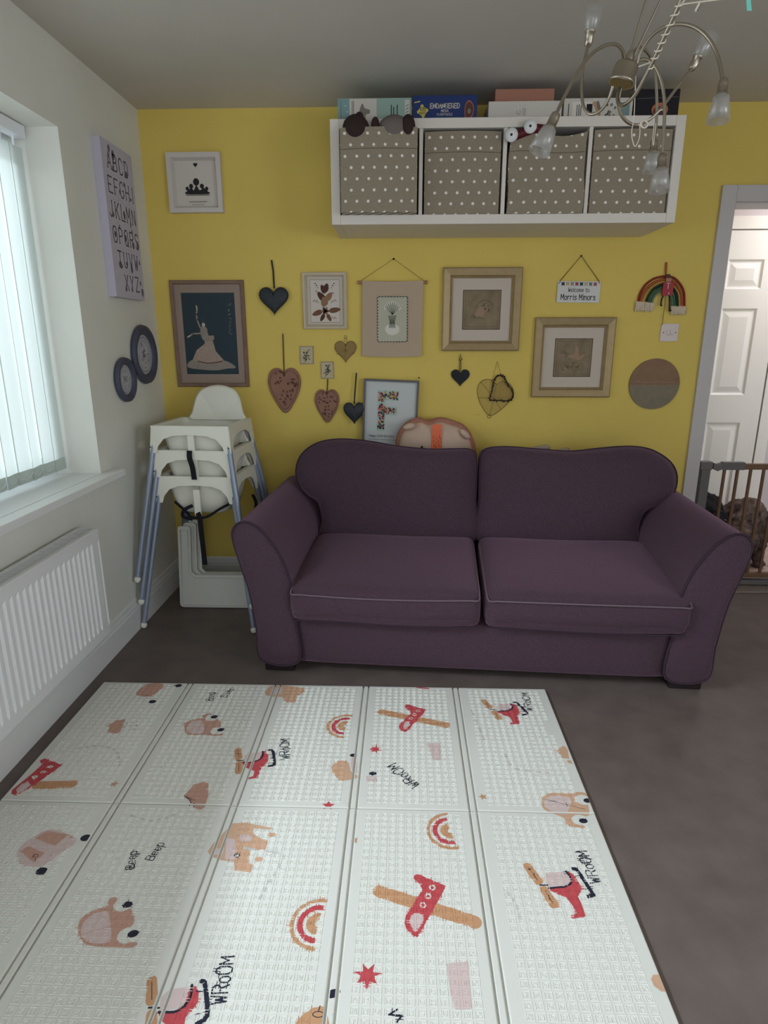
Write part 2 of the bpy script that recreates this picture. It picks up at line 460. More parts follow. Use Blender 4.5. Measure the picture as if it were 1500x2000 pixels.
mb = MB((V((0, YH - .004, 0)), V((1, 0, 0)), V((0, 0, 1)), V((0, -1, 0))))
dx0, dx1 = 1.568, 2.347
cols = ((dx0 + .11, dx0 + .345), (dx1 - .345, dx1 - .11)); rows = ((.22, .82), (.985, 1.54), (1.64, 1.83))
xs = [dx0, cols[0][0], cols[0][1], cols[1][0], cols[1][1], dx1]; zs = [.008] + [k for r in rows for k in r] + [1.988]
for i in range(5):
    for j in range(7):
        if i in (1, 3) and j in (1, 3, 5):
            mb.frame(xs[i], xs[i + 1], zs[j], zs[j + 1], [(0, .012), (.008, .012), (.02, .002), (.028, .002), (.06, .010)], m_white)
            mb.frect(xs[i] + .06, xs[i + 1] - .06, zs[j] + .06, zs[j + 1] - .06, .010, m_white)
        else: mb.frect(xs[i], xs[i + 1], zs[j], zs[j + 1], .012, m_white)
mb.rect(dx0, dx1, .008, 1.988, -.002, 0, m_white)
d2 = struct(mb.build('door_1', loc=(1.95, YH, 0)))
mb = MB(); mb.lathe([(.026, 0), (.026, .006), (.009, .01), (.009, .045)], (1.62, YH - .016, 1.0), (0, -1, 0), m_steel)
mb.tube([(1.62, YH - .058, 1.0), (1.73, YH - .058, 1.0)], .009, m_steel); mb.build('door_handle', d2)

# ---------------------------------------------------------------- vertical blind
m_slat = bpy.data.materials.new('blind_fabric'); m_slat.use_nodes = True
nt = m_slat.node_tree; nt.nodes.clear()
o_ = nt.nodes.new('ShaderNodeOutputMaterial'); mx = nt.nodes.new('ShaderNodeMixShader'); di = nt.nodes.new('ShaderNodeBsdfDiffuse'); tl = nt.nodes.new('ShaderNodeBsdfTranslucent')
for n_ in (di, tl): n_.inputs[0].default_value = (.74, .80, .76, 1)
mx.inputs[0].default_value = .34
nt.links.new(di.outputs[0], mx.inputs[1]); nt.links.new(tl.outputs[0], mx.inputs[2]); nt.links.new(mx.outputs[0], o_.inputs[0])
XB = XL - .135
bl = thing('vertical_blind', 'white vertical blind with fabric slats hanging in the window', 'blind', (XB, 1.0, WZ0))
mb = MB(); mb.box(XB - .022, XB + .022, WY0 + .02, WY1 - .02, WZ1 - .045, WZ1 - .003, m_upvc, .003); mb.build('headrail', bl)
def slat(y, ang):
    W = .089; n = 6; top = WZ1 - .075; L = []
    prof_ = []
    for i in range(n + 1):
        t = i / n - .5
        prof_.append((t * W, .006 * (1 - 4 * t * t)))
    def pt(a, b, z): return V((XB + a * cos(ang) - b * sin(ang), y + a * sin(ang) + b * cos(ang), z))
    zz = [WZ0 + .028, WZ0 + .10] + [WZ0 + .3, top]
    loops = [[pt(a, b, z) for a, b in prof_] for z in zz]
    mb = MB(); mb.rings(loops, m_slat, True, False, False, closed=False)
    o = mb.build('slat', bl, recalc=False)
    mb = MB()
    zb = WZ0 + .028
    mb.rings([[pt(a, b + s * .0015, z) for a, b, s in [(-.043, 0, 1), (.043, 0, 1), (.043, 0, -1), (-.043, 0, -1)]] for z in (zb - .002, zb + .045)], m_slat)
    mb.build('weight', o)
    mb = MB(); mb.tube([pt(0, .004, top - .002), pt(0, .004, WZ1 - .045)], .005, m_upvc, 6); mb.build('hanger', o)
    return pt
ends = []
y = WY1 - .06
while y > 1.56:
    a = radians(97) + random.uniform(-.17, .17)
    pt = slat(y, a)
    ends.append((pt(-.046, 0, WZ0 + .06), pt(.046, 0, WZ0 + .06)))
    y -= .080
mb = MB()
for e in (0, 1):
    for i in range(len(ends) - 1):
        p, q = ends[i][e], ends[i + 1][e]
        mb.tube([p + (q - p) * t - V((0, 0, .02 * 4 * t * (1 - t))) for t in [j / 6 for j in range(7)]], .0013, m_upvc, 5)
mb.build('bead_chain', bl)

# ---------------------------------------------------------------- radiator
rd = thing('radiator', 'white ribbed panel radiator on the wall under the window', 'radiator', (XL + .05, 1.35, .2))
m_rad = mat('white_radiator_enamel', (228, 228, 228), .35)
RY0, RY1, RZ0, RZ1 = .45, 2.26, .205, .645
xf = XL + .1
mb = MB(); n = int((RY1 - RY0) / .0333); pts = []
yy = RY0 + .01
loop = [(RY0, xf - .006), (RY0 + .02, xf)]
y = RY0 + .035
while y < RY1 - .05:
    loop += [(y, xf), (y + .006, xf - .007), (y + .016, xf - .007), (y + .022, xf)]; y += .0333
loop += [(RY1 - .02, xf), (RY1, xf - .006)]
def rl(z, k): return [V((xf + (x - xf) * k, y, z)) for y, x in loop]
L = [rl(RZ0, 0), rl(RZ0 + .035, 0), rl(RZ0 + .05, 1), rl(RZ1 - .06, 1), rl(RZ1 - .045, 0), rl(RZ1 - .012, 0)]
mb.rings(L, m_rad, False, False, False, closed=False)
mb.box(xf - .018, xf - .008, RY0, RY1, RZ0, RZ1 - .012, m_rad)
mb.build('front_panel', rd)
mb = MB(); mb.box(XL + .022, XL + .03, RY0, RY1, RZ0, RZ1 - .01, m_rad); mb.build('rear_panel', rd)
mb = MB()
y = RY0
mb.box(XL + .022, XL + .034, RY0, RY1, RZ1 - .012, RZ1, m_rad); mb.box(xf - .016, xf + .003, RY0, RY1, RZ1 - .012, RZ1, m_rad, .003)
y = RY0
while y < RY1:
    mb.box(XL + .034, xf - .016, y, y + .006, RZ1 - .008, RZ1 - .002, m_rad); y += .016
mb.build('top_grille', rd)
mb = MB(); mb.box(XL + .022, xf, RY1, RY1 + .003, RZ0 + .01, RZ1 - .001, m_rad); mb.build('side_cover', rd)
mb = MB(); mb.box(XL + .022, xf, RY0 - .003, RY0, RZ0 + .01, RZ1 - .001, m_rad); mb.build('side_cover', rd)
mb = MB(); mb.lathe([(.012, 0), (.012, .03), (.009, .035)], (XL + .05, RY1 + .003, RZ0 + .03), (0, 1, 0), m_metalgrey); mb.build('valve', rd)
for y in (RY0 + .25, RY1 - .25):
    mb = MB(); mb.box(XL + .001, XL + .0215, y, y + .03, RZ0 + .05, RZ1 - .05, m_metalgrey); mb.build('wall_bracket', rd)

# ---------------------------------------------------------------- sofa
m_sofa = mat('aubergine_weave', (80, 62, 73), .95, bump=.9, bs=420, var=.16, vs=160, spec=.12, sheen=.85)
m_pipe = mat('sofa_piping', (62, 46, 58), .9, bump=.3, bs=500)
m_pipel = mat('pale_piping', (116, 98, 108), .9)  # paler tone for the upper seat cushion piping
m_foot = mat('dark_sofa_foot', (38, 26, 30), .6)
sf = thing('sofa', 'two seat aubergine fabric sofa with rolled arms in front of the yellow wall', 'sofa', (.305, 2.264, 0), radians(-3.3))
# arm profile (x measured from the sofa middle, outwards positive)
armp = sm2([(.735, .055), (.74, .24), (.75, .38), (.775, .48), (.815, .56), (.865, .625), (.915, .655), (.955, .65), (.98, .615), (.975, .555), (.95, .46), (.925, .36), (.905, .2), (.89, .055)], 5, True)
def arm(sgn):
    mb = MB()
    cx = .86; cz = .35
    def ring(y, k): return [V((sgn * (cx + (x - cx) * k), y, cz + (z - cz) * k)) for x, z in armp]
    L = [ring(-.012, .02), ring(-.014, .45), ring(-.010, .8), ring(.0, .975), ring(.008, 1), ring(.02, 1.0), ring(.3, 1.0), ring(.6, 1.0), ring(.86, 1), ring(.885, .96), ring(.89, .02)]
    mb.rings(L, m_sofa, True)
    a = mb.build('arm', sf, local=True)
    mb = MB(); P = [V((sgn * x, .001, z)) for x, z in armp]; P.append(P[0]); mb.tube(P, .0045, m_pipe, 6, False); mb.build('piping', a, local=True)
arm(-1); arm(1)
mb = MB(); mb.rbox(0, .44, .15, 1.50, .86, .21, .02, m_sofa, n=8, front=.006); mb.build('base', sf, local=True)
mb = MB(); mb.box(-.75, .75, .76, .90, .2, .72, m_sofa, .03); mb.build('back_frame', sf, local=True)
for x in (-.885, .76):
    for y in (.02, .80):
        mb = MB(); mb.box(x, x + .125, y, y + .07, 0, .058, m_foot, .006); mb.build('foot', sf, local=True)
def seat(x0, x1, lip):
    mb = MB(); cx = (x0 + x1) / 2
    def fn(p):
        t = (p.y + .03) / .6
        p.z += .045 * t + .004 * sin(p.x * 9 + 1)
        if p.y < .02 and p.z < .3: p.y += .012
        return p
    mb.rbox(cx, .27, .318, x1 - x0, .62, .145, .035, m_sofa, n=18, top=.028, front=.016, fn=fn)
    o = mb.build('seat_cushion', sf, local=True)
    mb = MB()
    fr = []
    for i in range(25):
        t = i / 24; x = x0 + .012 + (x1 - x0 - .024) * t
        fr.append((x, -.048 - .006 * sin(pi * t), .379 + .008 * sin(pi * t) * (-1 if lip else .2)))
    p = [(x0 + .006, y_, .385 + .04 * (y_ + .03) / .6) for y_ in (.5, .3, .1, .0)] + fr + [(x1 - .006, y_, .385 + .04 * (y_ + .03) / .6) for y_ in (.0, .1, .3, .5)]
    mb.tube(smooth_path(p, 2), .0035, m_pipel, 6); mb.build('piping', o, local=True)['label'] = 'pale piping along the cushion edge'
    mb = MB(); p = [(x, y_ + .022, .255 + .003 * sin(x * 8)) for x, y_, z in fr]; mb.tube(p, .003, m_pipe, 6); mb.build('piping', o, local=True)
seat(-.755, .002, True); seat(.018, .79, False)
# back cushions: outline in x/z, leaning back
def backc(pts, ctr):
    tilt = radians(10)
    fr = (V((0, .585, 0)), V((1, 0, 0)), V((0, sin(tilt), cos(tilt))), V((0, -cos(tilt), sin(tilt))))
    mb = MB(fr); out = sm2(pts, 5)
    mb.puff(out, 0, .125, m_sofa, 12, both=True, p=3.2, ctr=ctr)
    o = mb.build('back_cushion', sf, local=True)
    mb = MB(fr)
    for c in (.05, -.05):
        P = [mb.P(x, y, c) for x, y in scale2(out, .988, ctr)]; P.append(P[0]); mb.tube(P, .0035, m_pipe, 6, False)
    mb.build('piping', o, local=True)
backc([(.006, .40), (.010, .60), (.010, .80), (-.02, .845), (-.10, .848), (-.22, .845), (-.38, .858), (-.52, .880), (-.66, .888), (-.77, .868), (-.85, .81), (-.878, .73), (-.862, .66), (-.82, .61), (-.765, .57), (-.745, .48), (-.74, .38), (-.4, .36)], (-.4, .62))
backc([(.022, .40), (.018, .60), (.018, .80), (.045, .85), (.14, .862), (.3, .852), (.45, .845), (.60, .862), (.72, .872), (.82, .855), (.905, .80), (.938, .73), (.925, .65), (.87, .60), (.80, .56), (.775, .48), (.77, .38), (.4, .36)], (.45, .62))

# ---------------------------------------------------------------- wall shelf with boxes
YF = 2.93
sh = thing('wall_shelf', 'white four compartment cube shelf hung sideways high on the yellow wall', 'shelf', (.415, D, 1.825))
sx0, sx1, sz0, sz1 = -.319, 1.151, 1.826, 2.232
def board(name, *a):
    mb = MB(); mb.box(*a, m_shelf, .0015); mb.build(name, sh)
board('side_panel', sx0, sx0 + .038, YF, D - .002, sz0, sz1); board('side_panel', sx1 - .038, sx1, YF, D - .002, sz0, sz1)
board('top_panel', sx0 + .0385, sx1 - .0385, YF, D - .002, sz1 - .038, sz1); board('bottom_panel', sx0 + .0385, sx1 - .0385, YF, D - .002, sz0, sz0 + .038)
iw = (sx1 - sx0 - .076 - .048) / 4
cx_ = []
for i in range(4):
    a = sx0 + .038 + i * (iw + .016); cx_.append(a + iw / 2)
    if i < 3: board('divider', a + iw, a + iw + .016, YF + .002, D - .002, sz0 + .0385, sz1 - .0385)
# fabric boxes
m_dot = bpy.data.materials.new('spotted_linen'); m_dot.use_nodes = True
nt = m_dot.node_tree; bb = nt.nodes['Principled BSDF']; bb.inputs['Roughness'].default_value = .9; bb.inputs['Specular IOR Level'].default_value = .1
tc = nt.nodes.new('ShaderNodeTexCoord'); sp = nt.nodes.new('ShaderNodeSeparateXYZ'); nt.links.new(tc.outputs['Object'], sp.inputs[0])
def mth(op, a, b=None, c=None):
    n_ = nt.nodes.new('ShaderNodeMath'); n_.operation = op
    for i, q in enumerate((a, b, c)):
        if q is None: continue
        if isinstance(q, (int, float)): n_.inputs[i].default_value = q
        else: nt.links.new(q, n_.inputs[i])
    return n_.outputs[0]
xy = mth('ADD', sp.outputs[0], sp.outputs[1])
zr = mth('DIVIDE', mth('ADD', sp.outputs[2], .021), .0425); row = mth('FLOOR', zr)
xr = mth('ADD', mth('DIVIDE', xy, .047), mth('MULTIPLY', mth('MODULO', mth('ADD', row, 20), 2), .5))
dx = mth('MULTIPLY', mth('SUBTRACT', mth('FRACT', xr), .5), .047); dz = mth('MULTIPLY', mth('SUBTRACT', mth('FRACT', zr), .5), .0425)
dd = mth('SQRT', mth('ADD', mth('MULTIPLY', dx, dx), mth('MULTIPLY', dz, dz)))
msk = mth('LESS_THAN', dd, .0058)
nz = nt.nodes.new('ShaderNodeTexNoise'); nz.inputs['Scale'].default_value = 300; nt.links.new(tc.outputs['Object'], nz.inputs['Vector'])
rmp = nt.nodes.new('ShaderNodeValToRGB'); rmp.color_ramp.elements[0].color = (*lin((132, 120, 102)), 1); rmp.color_ramp.elements[1].color = (*lin((166, 154, 136)), 1)
nt.links.new(nz.outputs[0], rmp.inputs[0])
mxc = nt.nodes.new('ShaderNodeMix'); mxc.data_type = 'RGBA'; nt.links.new(msk, mxc.inputs['Factor']); nt.links.new(rmp.outputs[0], mxc.inputs['A']); mxc.inputs['B'].default_value = (*lin((238, 232, 222)), 1)
nt.links.new(mxc.outputs['Result'], bb.inputs['Base Color'])
m_line = mat('box_seam', (92, 84, 72), .9)
bw, bd, bh = iw - .016, .345, sz1 - sz0 - .076 - .008
def fabric_box(i, y0, label, wob=0.0, sag=0.0):
    cx = cx_[i]; z0 = sz0 + .0385
    t = thing('storage_box', label, 'storage box', (cx, y0, z0), 0, 'spotted fabric boxes in the wall shelf')
    mb = MB(); w2 = bw / 2
    N = 12; L = []
    # outer skin up, over the rim and down inside
    for k in range(N + 1):
        z = bh * k / N; tt = k / N
        r = .012
        ring = []
        for ax_, ay_ in [(-1, 0), (1, 0), (1, 1), (-1, 1)]:
            ring += [(ax_, ay_)]
        pts = []
        M_ = 12
        top = z
        for q in range(M_): pts.append((-w2 + bw * q / M_, 0))
        for q in range(M_): pts.append((w2, bd * q / M_))
        for q in range(M_): pts.append((w2 - bw * q / M_, bd))
        for q in range(M_): pts.append((-w2, bd - bd * q / M_))
        lp = []
        for px, py in pts:
            zz = z
            if sag: zz = z - sag * tt ** 3 * (.55 - .45 * cos((px / bw + .35) * 2 * pi)) * (1 if py < .1 else .3)
            zz -= .004 * tt * (px / w2) ** 2 if py == 0 else 0
            bulge = -.006 * sin(pi * tt) * (1 - (px / w2) ** 2) if py == 0 else 0
            wx = wob * sin(z * 23 + py * 7) + (-.0 if not wob else wob * .8 * sin(px * 20))
            sx_ = px + (wx if abs(px) == w2 else wx * .4) - (math.copysign(.004, px) * tt if abs(px) == w2 and wob else 0)
            lp.append(V((sx_, py + bulge + wob * .8 * sin(px * 31 + z * 12) * (py == 0), zz)))
        L.append(lp)
    inner = [V((p.x * .985, bd / 2 + (p.y - bd / 2) * .985, p.z)) for p in L[-1]]
    floor_ = [V((p.x * .985, bd / 2 + (p.y - bd / 2) * .985, .01)) for p in L[0]]
    L += [inner, floor_]
    mb.rings(L, m_dot, False)
    b = mb.build('box_body', t, local=True)
    mb = MB()
    lp = L[int(N * .8)]
    P = [p + V((0, -.0008, 0)) for p in lp[:13]]
    mb.tube(P, .0010, m_line, 4); mb.build('hem_seam', t, local=True)
    return t
fabric_box(0, YF - .055, 'spotted beige fabric box with toys poking out, leftmost in the white shelf')
fabric_box(1, YF + .012, 'neat square spotted beige fabric box, second from the left in the shelf')
fabric_box(2, YF - .008, 'slumped spotted beige fabric box with sagging rim under white wooden reels', .004, .03)
fabric_box(3, YF + .008, 'spotted beige fabric box at the shelf end nearest the doorway')

# toys in the first box
m_fb = mat('dark_brown_plush', (58, 44, 42), .95, bump=.8, bs=300); m_fg = mat('grey_plush', (118, 108, 104), .95, bump=.8, bs=300)
zt = sz0 + .0385
t = thing('plush_toy', 'dark brown plush toy sticking out of the leftmost fabric box', 'soft toy', (-.20, 2.93, 2.16))
mb = MB(); mb.ball(B(695, 252, 2.905), .056, .045, .054, m_fb); mb.build('head', t)
mb = MB(); mb.ball(B(702, 226, 2.90), .016, .016, .014, m_fb); mb.build('ear', t)
mb = MB(); mb.ball(B(733, 243, 2.895), .017, .018, .028, m_fb); mb.build('ear', t)
t = thing('plush_toy', 'grey plush toy with a dark ear sticking out of the leftmost fabric box', 'soft toy', (-.06, 2.94, 2.15))
mb = MB(); mb.ball(B(770, 252, 2.91), .066, .045, .052, m_fg); mb.build('head', t)
mb = MB(); mb.ball(B(797, 248, 2.90), .030, .04, .046, m_fb); mb.build('ear', t)['label'] = 'dark floppy ear'
# wooden reels on the red toy
m_red = mat('red_wood', (92, 30, 34), .5)
t = thing('pull_toy', 'dark red wooden toy with two white wheels on top of the slumped box', 'toy', (.5, YF + .03, 2.17))
p1 = B(999, 263, YF - .04); p2 = B(1036, 246, YF - .04)
mb = MB(); mb.tube([p1 + V((0, .03, -.003)), p2 + V((.02, .03, .0)), B(1070, 254, YF - .01)], .018, m_red, 12); mb.build('body', t)
for p in (p1, p2):
    mb = MB(); mb.lathe([(.004, -.001), (.026, 0), (.026, .014), (.0, .016)], p + V((0, 0, 0)), (0.2, 1, .1), m_white, 20)
    w_ = mb.build('wheel', t)
    mb = MB(); mb.lathe([(.005, -.0025), (.005, .002)], p, (0.2, 1, .1), m_dark, 12); mb.build('axle', w_)

# boxes on top of the shelf
zt = sz1 + .0005
def carton(name, x0, x1, y0, y1, z0, z1, m, label, cat='box'):
    t = thing(name, label, cat, ((x0 + x1) / 2, (y0 + y1) / 2, z0))
    mb = MB(); mb.box(x0, x1, y0, y1, z0, z1, m, .0015); mb.build('carton', t)
    f = MB((V((0, y0, 0)), V((1, 0, 0)), V((0, 0, 1)), V((0, -1, 0))))
    return t, f
m_teal = mat('pale_teal_card', (150, 176, 164), .6); m_tealb = mat('teal_blue_card', (128, 160, 160), .6); m_card = mat('white_card', (206, 200, 190), .6, var=.03)
m_navy = mat('navy_card', (36, 54, 108), .5); m_yel = mat('yellow_print', (206, 190, 90), .6); m_pinkc = mat('salmon_card', (170, 118, 98), .7)
m_blk = mat('black_card', (24, 20, 30), .45); m_gold = mat('orange_print', (190, 110, 70), .6); m_brown = mat('brown_print', (96, 62, 52), .7)
m_greyp = mat('grey_print', (130, 122, 112), .7)
t, f = carton('craft_box', -.29, .022, 2.985, 3.25, zt, zt + .092, m_teal, 'pale green and white game box at the left end of the shelf top')
a, b = -.29, .022; h = .092; z = zt
f.frect(a + .001, a + .05, z + .002, z + h - .002, .0005, m_tealb); f.frect(a + .05, a + .165, z + .002, z + h - .002, .0005, m_card)
f.frect(b - .028, b - .008, z + .006, z + h - .008, .0005, m_card)
f.poly(sm2([(a + .09, z + .03), (a + .095, z + .055), (a + .105, z + .072), (a + .115, z + .055), (a + .135, z + .048), (a + .135, z + .035), (a + .12, z + .03), (a + .115, z + .012), (a + .1, z + .014)]), .001, m_greyp)
for i in range(3): f.ellipse(a + .045 - .006 * i, z + .02 + .022 * i, .003, .003, .001, m_card, 8)
for i, x in enumerate((a + .012, a + .06, a + .066)): f.frect(x, x + .003, z + .012, z + h - .01, .001, m_greyp)
for x, hh in ((b - .085, .05), (b - .075, .035), (b - .06, .05)): f.ribbon([(x, z + .04 - hh / 2), (x, z + .04 + hh / 2)], .0035, .001, m_dark)
for i in range(5): f.ribbon([(b - .023, z + .012 + i * .012), (b - .013, z + .018 + i * .012)], .002, .0012, m_dark)
f.build('printed_front', t)
t, f = carton('puzzle_box', .027, .297, 2.975, 3.25, zt, zt + .096, m_navy, 'navy floor puzzle box with a yellow jigsaw badge on the shelf top', 'puzzle box')
a, b = .027, .297
P = []
for i in range(20):
    q = 2 * pi * i / 20; r = .024 if i % 5 in (0, 1) else .017
    P.append((a + .042 + r * cos(q), z + .038 + r * 1.05 * sin(q)))
f.poly(P, .0006, m_yel); f.ribbon([(a + .008, z + .07), (a + .03, z + .074)], .004, .0006, m_yel)
write(f, '108', a + .042, z + .04, .012, .001, m_navy, .16, radians(8), align='c'); write(f, 'PIECES', a + .042, z + .027, .008, .001, m_navy, .16, radians(8), .7, align='c')
write(f, 'ENDANGERED', a + .135, z + .048, .017, .0008, m_card, .2, 0, .82, align='c'); write(f, 'MEGA', a + .135, z + .034, .009, .0008, m_card, .2, 0, 1, align='c'); write(f, 'FLOOR PUZZLE', a + .135, z + .021, .008, .0008, m_card, .16, 0, .8, align='c')
f.ribbon([(a + .085, z + .012), (a + .19, z + .012)], .002, .0008, m_tealb)
P = sm2([(b - .048, z + .01), (b - .052, z + .035), (b - .05, z + .06), (b - .035, z + .076), (b - .02, z + .065), (b - .013, z + .045), (b - .018, z + .02), (b - .03, z + .008)])
f.poly(P, .0006, m_gold); f.poly(scale2(P, .88), .0008, m_brown); f.ellipse(b - .033, z + .036, .007, .01, .001, m_greyp, 12)
f.build('printed_front', t)
t, f = carton('gift_box', .345, .65, 2.975, 3.24, zt, zt + .071, m_card, 'long plain white box with a tiny grey emblem on the shelf top')
f.arc(.47, z + .03, .007, .009, -4, 1, .0006, m_greyp, 12)
for i in range(4): f.ribbon([(.487 + i * .004, z + .018), (.487 + i * .004, z + .045)], .001, .0006, m_greyp)
f.build('printed_front', t)
mb = MB(); mb.box(.374, .62, 3.0, 3.2, z + .0715, z + .124, m_pinkc, .002)
tag(mb.build('shoe_box', loc=(.5, 3.1, z + .0715)), 'salmon pink box lying on top of the long white box', 'box')
t, f = carton('craft_box', .66, .945, 2.985, 3.24, zt, zt + .082, m_card, 'off-white printed craft box behind the lamp, between white and black boxes')
a, b = .66, .945
f.frect(a + .035, a + .115, z + .003, z + .069, .0005, m_shelf); f.frect(a + .094, a + .118, z + .022, z + .06, .001, m_blk)
for x, hh in ((a + .02, .05), (a + .055, .04), (a + .063, .045), (a + .071, .035)): f.ribbon([(x, z + .036 - hh / 2), (x, z + .036 + hh / 2)], .003, .001, m_dark)
for i in range(14): f.ellipse(a + .195 + random.uniform(-.02, .02), z + .036 + random.uniform(-.026, .026), random.uniform(.003, .008), random.uniform(.002, .006), .0006 + i * .00004, (m_greyp, m_dark)[i % 3 == 0], 8, random.random() * 3)
f.frect(b - .05, b - .012, z + .006, z + .064, .0005, m_tealb)
for i in range(4): f.ribbon([(b - .042 + .008 * i, z + .012), (b - .042 + .008 * i, z + .058)], .002, .001, m_greyp)
f.build('printed_front', t)
t, f = carton('game_box', .955, 1.135, 2.985, 3.2, zt, zt + .112, m_blk, 'black glossy box with a small orange picture at the right end of the shelf top')
f.ellipse(1.058, z + .036, .034, .026, .0006, m_gold, 20); f.ellipse(1.058, z + .030, .028, .018, .0008, m_brown, 20); f.ellipse(1.05, z + .026, .012, .012, .001, m_navy, 12)
f.ribbon([(.96, z + .077), (1.13, z + .082)], .0012, .0006, m_greyp)
f.build('printed_front', t)
# ---------------------------------------------------------------- stacked high chairs
m_shell = mat('cream_white_plastic', (232, 230, 216), .4, spec=.4)
def high_chair(label, z, back_h=.90):
    t = thing('high_chair', label, 'high chair', (-.955, 2.955, z), radians(-4), 'stacked white high chairs')
    hw, hd, zt_, zb_ = .18, .165, .73, .61       # rim half width / depth, top and lower edge
    # seat shell: four aprons with arches
    def apron(o, ux, half, lean):
        n_ = ux.cross(V((0, 0, 1)))
        mb = MB((o, ux, V((0, 0, 1)), n_))
        top = [(-half, zt_), (half, zt_)]
        low = [(half + .012, zb_), (half - .018, zb_ - .002)]
        arch = [(half - .028, zb_ + .03), (half - .055, zb_ + .062), (half - .10, zb_ + .078), (0, zb_ + .082), (-half + .10, zb_ + .078), (-half + .055, zb_ + .062), (-half + .028, zb_ + .03)]
        p = [top[0], top[1]] + low + arch + [(-half + .018, zb_ - .002), (-half - .012, zb_)]
        # tilt outwards towards the bottom
        k = len(mb.v); mb.slab(p, -.003, .003, m_shell)
        mb.v = [tuple(V(v) + n_ * ((zt_ - v[2]) * lean)) for v in mb.v]
        return mb
    A = apron(V((0, -hd, 0)), V((1, 0, 0)), hw, .09)
    for o, ux, hf in ((V((hw, 0, 0)), V((0, 1, 0)), hd), (V((0, hd, 0)), V((-1, 0, 0)), hw), (V((-hw, 0, 0)), V((0, -1, 0)), hd)):
        q = apron(o, ux, hf, .09); A.add([V(p) for p in q.v], q.f, m_shell)
    # rim
    R = [(-hw, -hd), (hw, -hd), (hw, hd), (-hw, hd)]
    A.rings([[V((x * s, y * s, z_)) for x, y in R] for s, z_ in ((1.02, zt_ - .004), (1.02, zt_ + .003), (.90, zt_ + .003), (.88, zt_ - .01))], m_shell, cap0=False, cap1=False)
    # seat pan
    def rr(w, d, r, z_, y0=0):
        P = []
        for cx, cy, a0 in ((w - r, -d + r, -90), (w - r, d - r, 0), (-w + r, d - r, 90), (-w + r, -d + r, 180)):
            for q in range(5):
                a = radians(a0 + 90 * q / 4); P.append(V((cx + r * cos(a), cy + r * sin(a) + y0, z_)))
        return P
    A.rings([rr(hw * .9, hd * .9, .03, zt_), rr(.135, .125, .04, .60), rr(.125, .115, .045, .555), rr(.10, .09, .05, .54)], m_shell, True, False, True)
    A.build('seat_shell', t, local=True)
    # crotch post
    mb = MB(); mb.box(-.016, .016, -hd + .0, -hd + .012, .545, zt_ - .006, m_shell, .003); mb.build('post', t, local=True)
    # backrest
    out = sm2([(-.15, .0), (-.142, .04), (-.13, .09), (-.115, .13), (-.08, .165), (0, .182), (.08, .165), (.115, .13), (.13, .09), (.142, .04), (.15, .0), (0, -.002)], 4)
    top = back_h - .73
    out = [(x * .92, y * top / .182) for x, y in out]
    mb = MB((V((.022, hd - .02, .725)), V((1, 0, 0)), V((0, .16, .987)), V((0, -.987, .16))))
    L = []
    for k, c in ((.94, .006), (1, 0), (1, -.012), (.95, -.016)):
        L.append([mb.P(x * k, y * (k if y > 0 else 1), c + .10 * (x) ** 2 * 8) for x, y in out])
    mb.rings(L, m_shell, True); mb.build('backrest', t, local=True)
    # legs
    for sx in (-1, 1):
        for sy in (-1, 1):
            mb = MB(); a = V((sx * (hw - .005), sy * (hd - .005), .665)); b = V((sx * .272, sy * .27, .02))
            mb.tube([a, a + (b - a) * .5, b], .0125, m_gtube, 10, r1=.0115); l = mb.build('leg', t, local=True)
            mb = MB(); mb.ball(b, .0155, .0155, .017, m_shell, 8); f_ = mb.build('foot_cap', l, local=True)
            mb = MB(); s_ = a + (b - a) * .09
            mb.lathe([(.003, 0), (.003, .004)], s_ + V((0, sy * .014, .03)), (0, sy, 0), m_dark, 8); mb.build('screw', l, local=True)
    return t
def strap(t, pts, wd=.024):
    mb = MB(); pts = [V(p) for p in pts]; L = []
    for i, p in enumerate(pts):
        d = (pts[min(i + 1, len(pts) - 1)] - pts[max(i - 1, 0)]).normalized()
        s = d.cross(V((0, 1, .01))).normalized() * wd / 2; n_ = d.cross(s).normalized() * .0016
        L.append([p - s - n_, p + s - n_, p + s + n_, p - s + n_])
    mb.rings(L, m_black); mb.build('strap', t, local=True)
hc1 = high_chair('bottom high chair of the stack, grey tube legs on the floor, black harness hanging', 0)
hc2 = high_chair('middle high chair of the stack, just under the one with the free backrest', .122)
hc3 = high_chair('top high chair of the stack, its rounded white backrest standing free', .235)
hc3.location.x -= .006
strap(hc1, smooth_path([(0, -.165, .56), (.01, -.172, .53), (.012, -.17, .44), (.014, -.165, .30)], 4))
strap(hc1, smooth_path([(-.13, -.12, .60), (-.07, -.13, .55), (-.03, -.165, .535), (.04, -.168, .54), (.10, -.15, .575), (.15, -.13, .60)], 4), .012)
strap(hc1, smooth_path([(-.02, -.17, .595), (-.06, -.17, .575), (-.075, -.165, .54), (-.03, -.16, .525)], 4), .016)
strap(hc1, smooth_path([(.20, .05, .60), (.215, .05, .56), (.21, .05, .51), (.225, .05, .495)], 4), .016)
strap(hc2, smooth_path([(-.01, -.178, .735), (-.01, -.182, .70), (0, -.183, .66), (.002, -.178, .60)], 4))
strap(hc2, smooth_path([(-.06, -.05, .68), (-.02, -.06, .675), (.05, -.05, .67), (.07, -.06, .645), (.10, -.05, .675)], 4), .014)
strap(hc2, smooth_path([(.11, -.06, .63), (.115, -.06, .61), (.11, -.06, .59)], 4), .012)
strap(hc3, smooth_path([(.0, -.10, .615), (.05, -.10, .618), (.12, -.10, .612)], 4), .018)

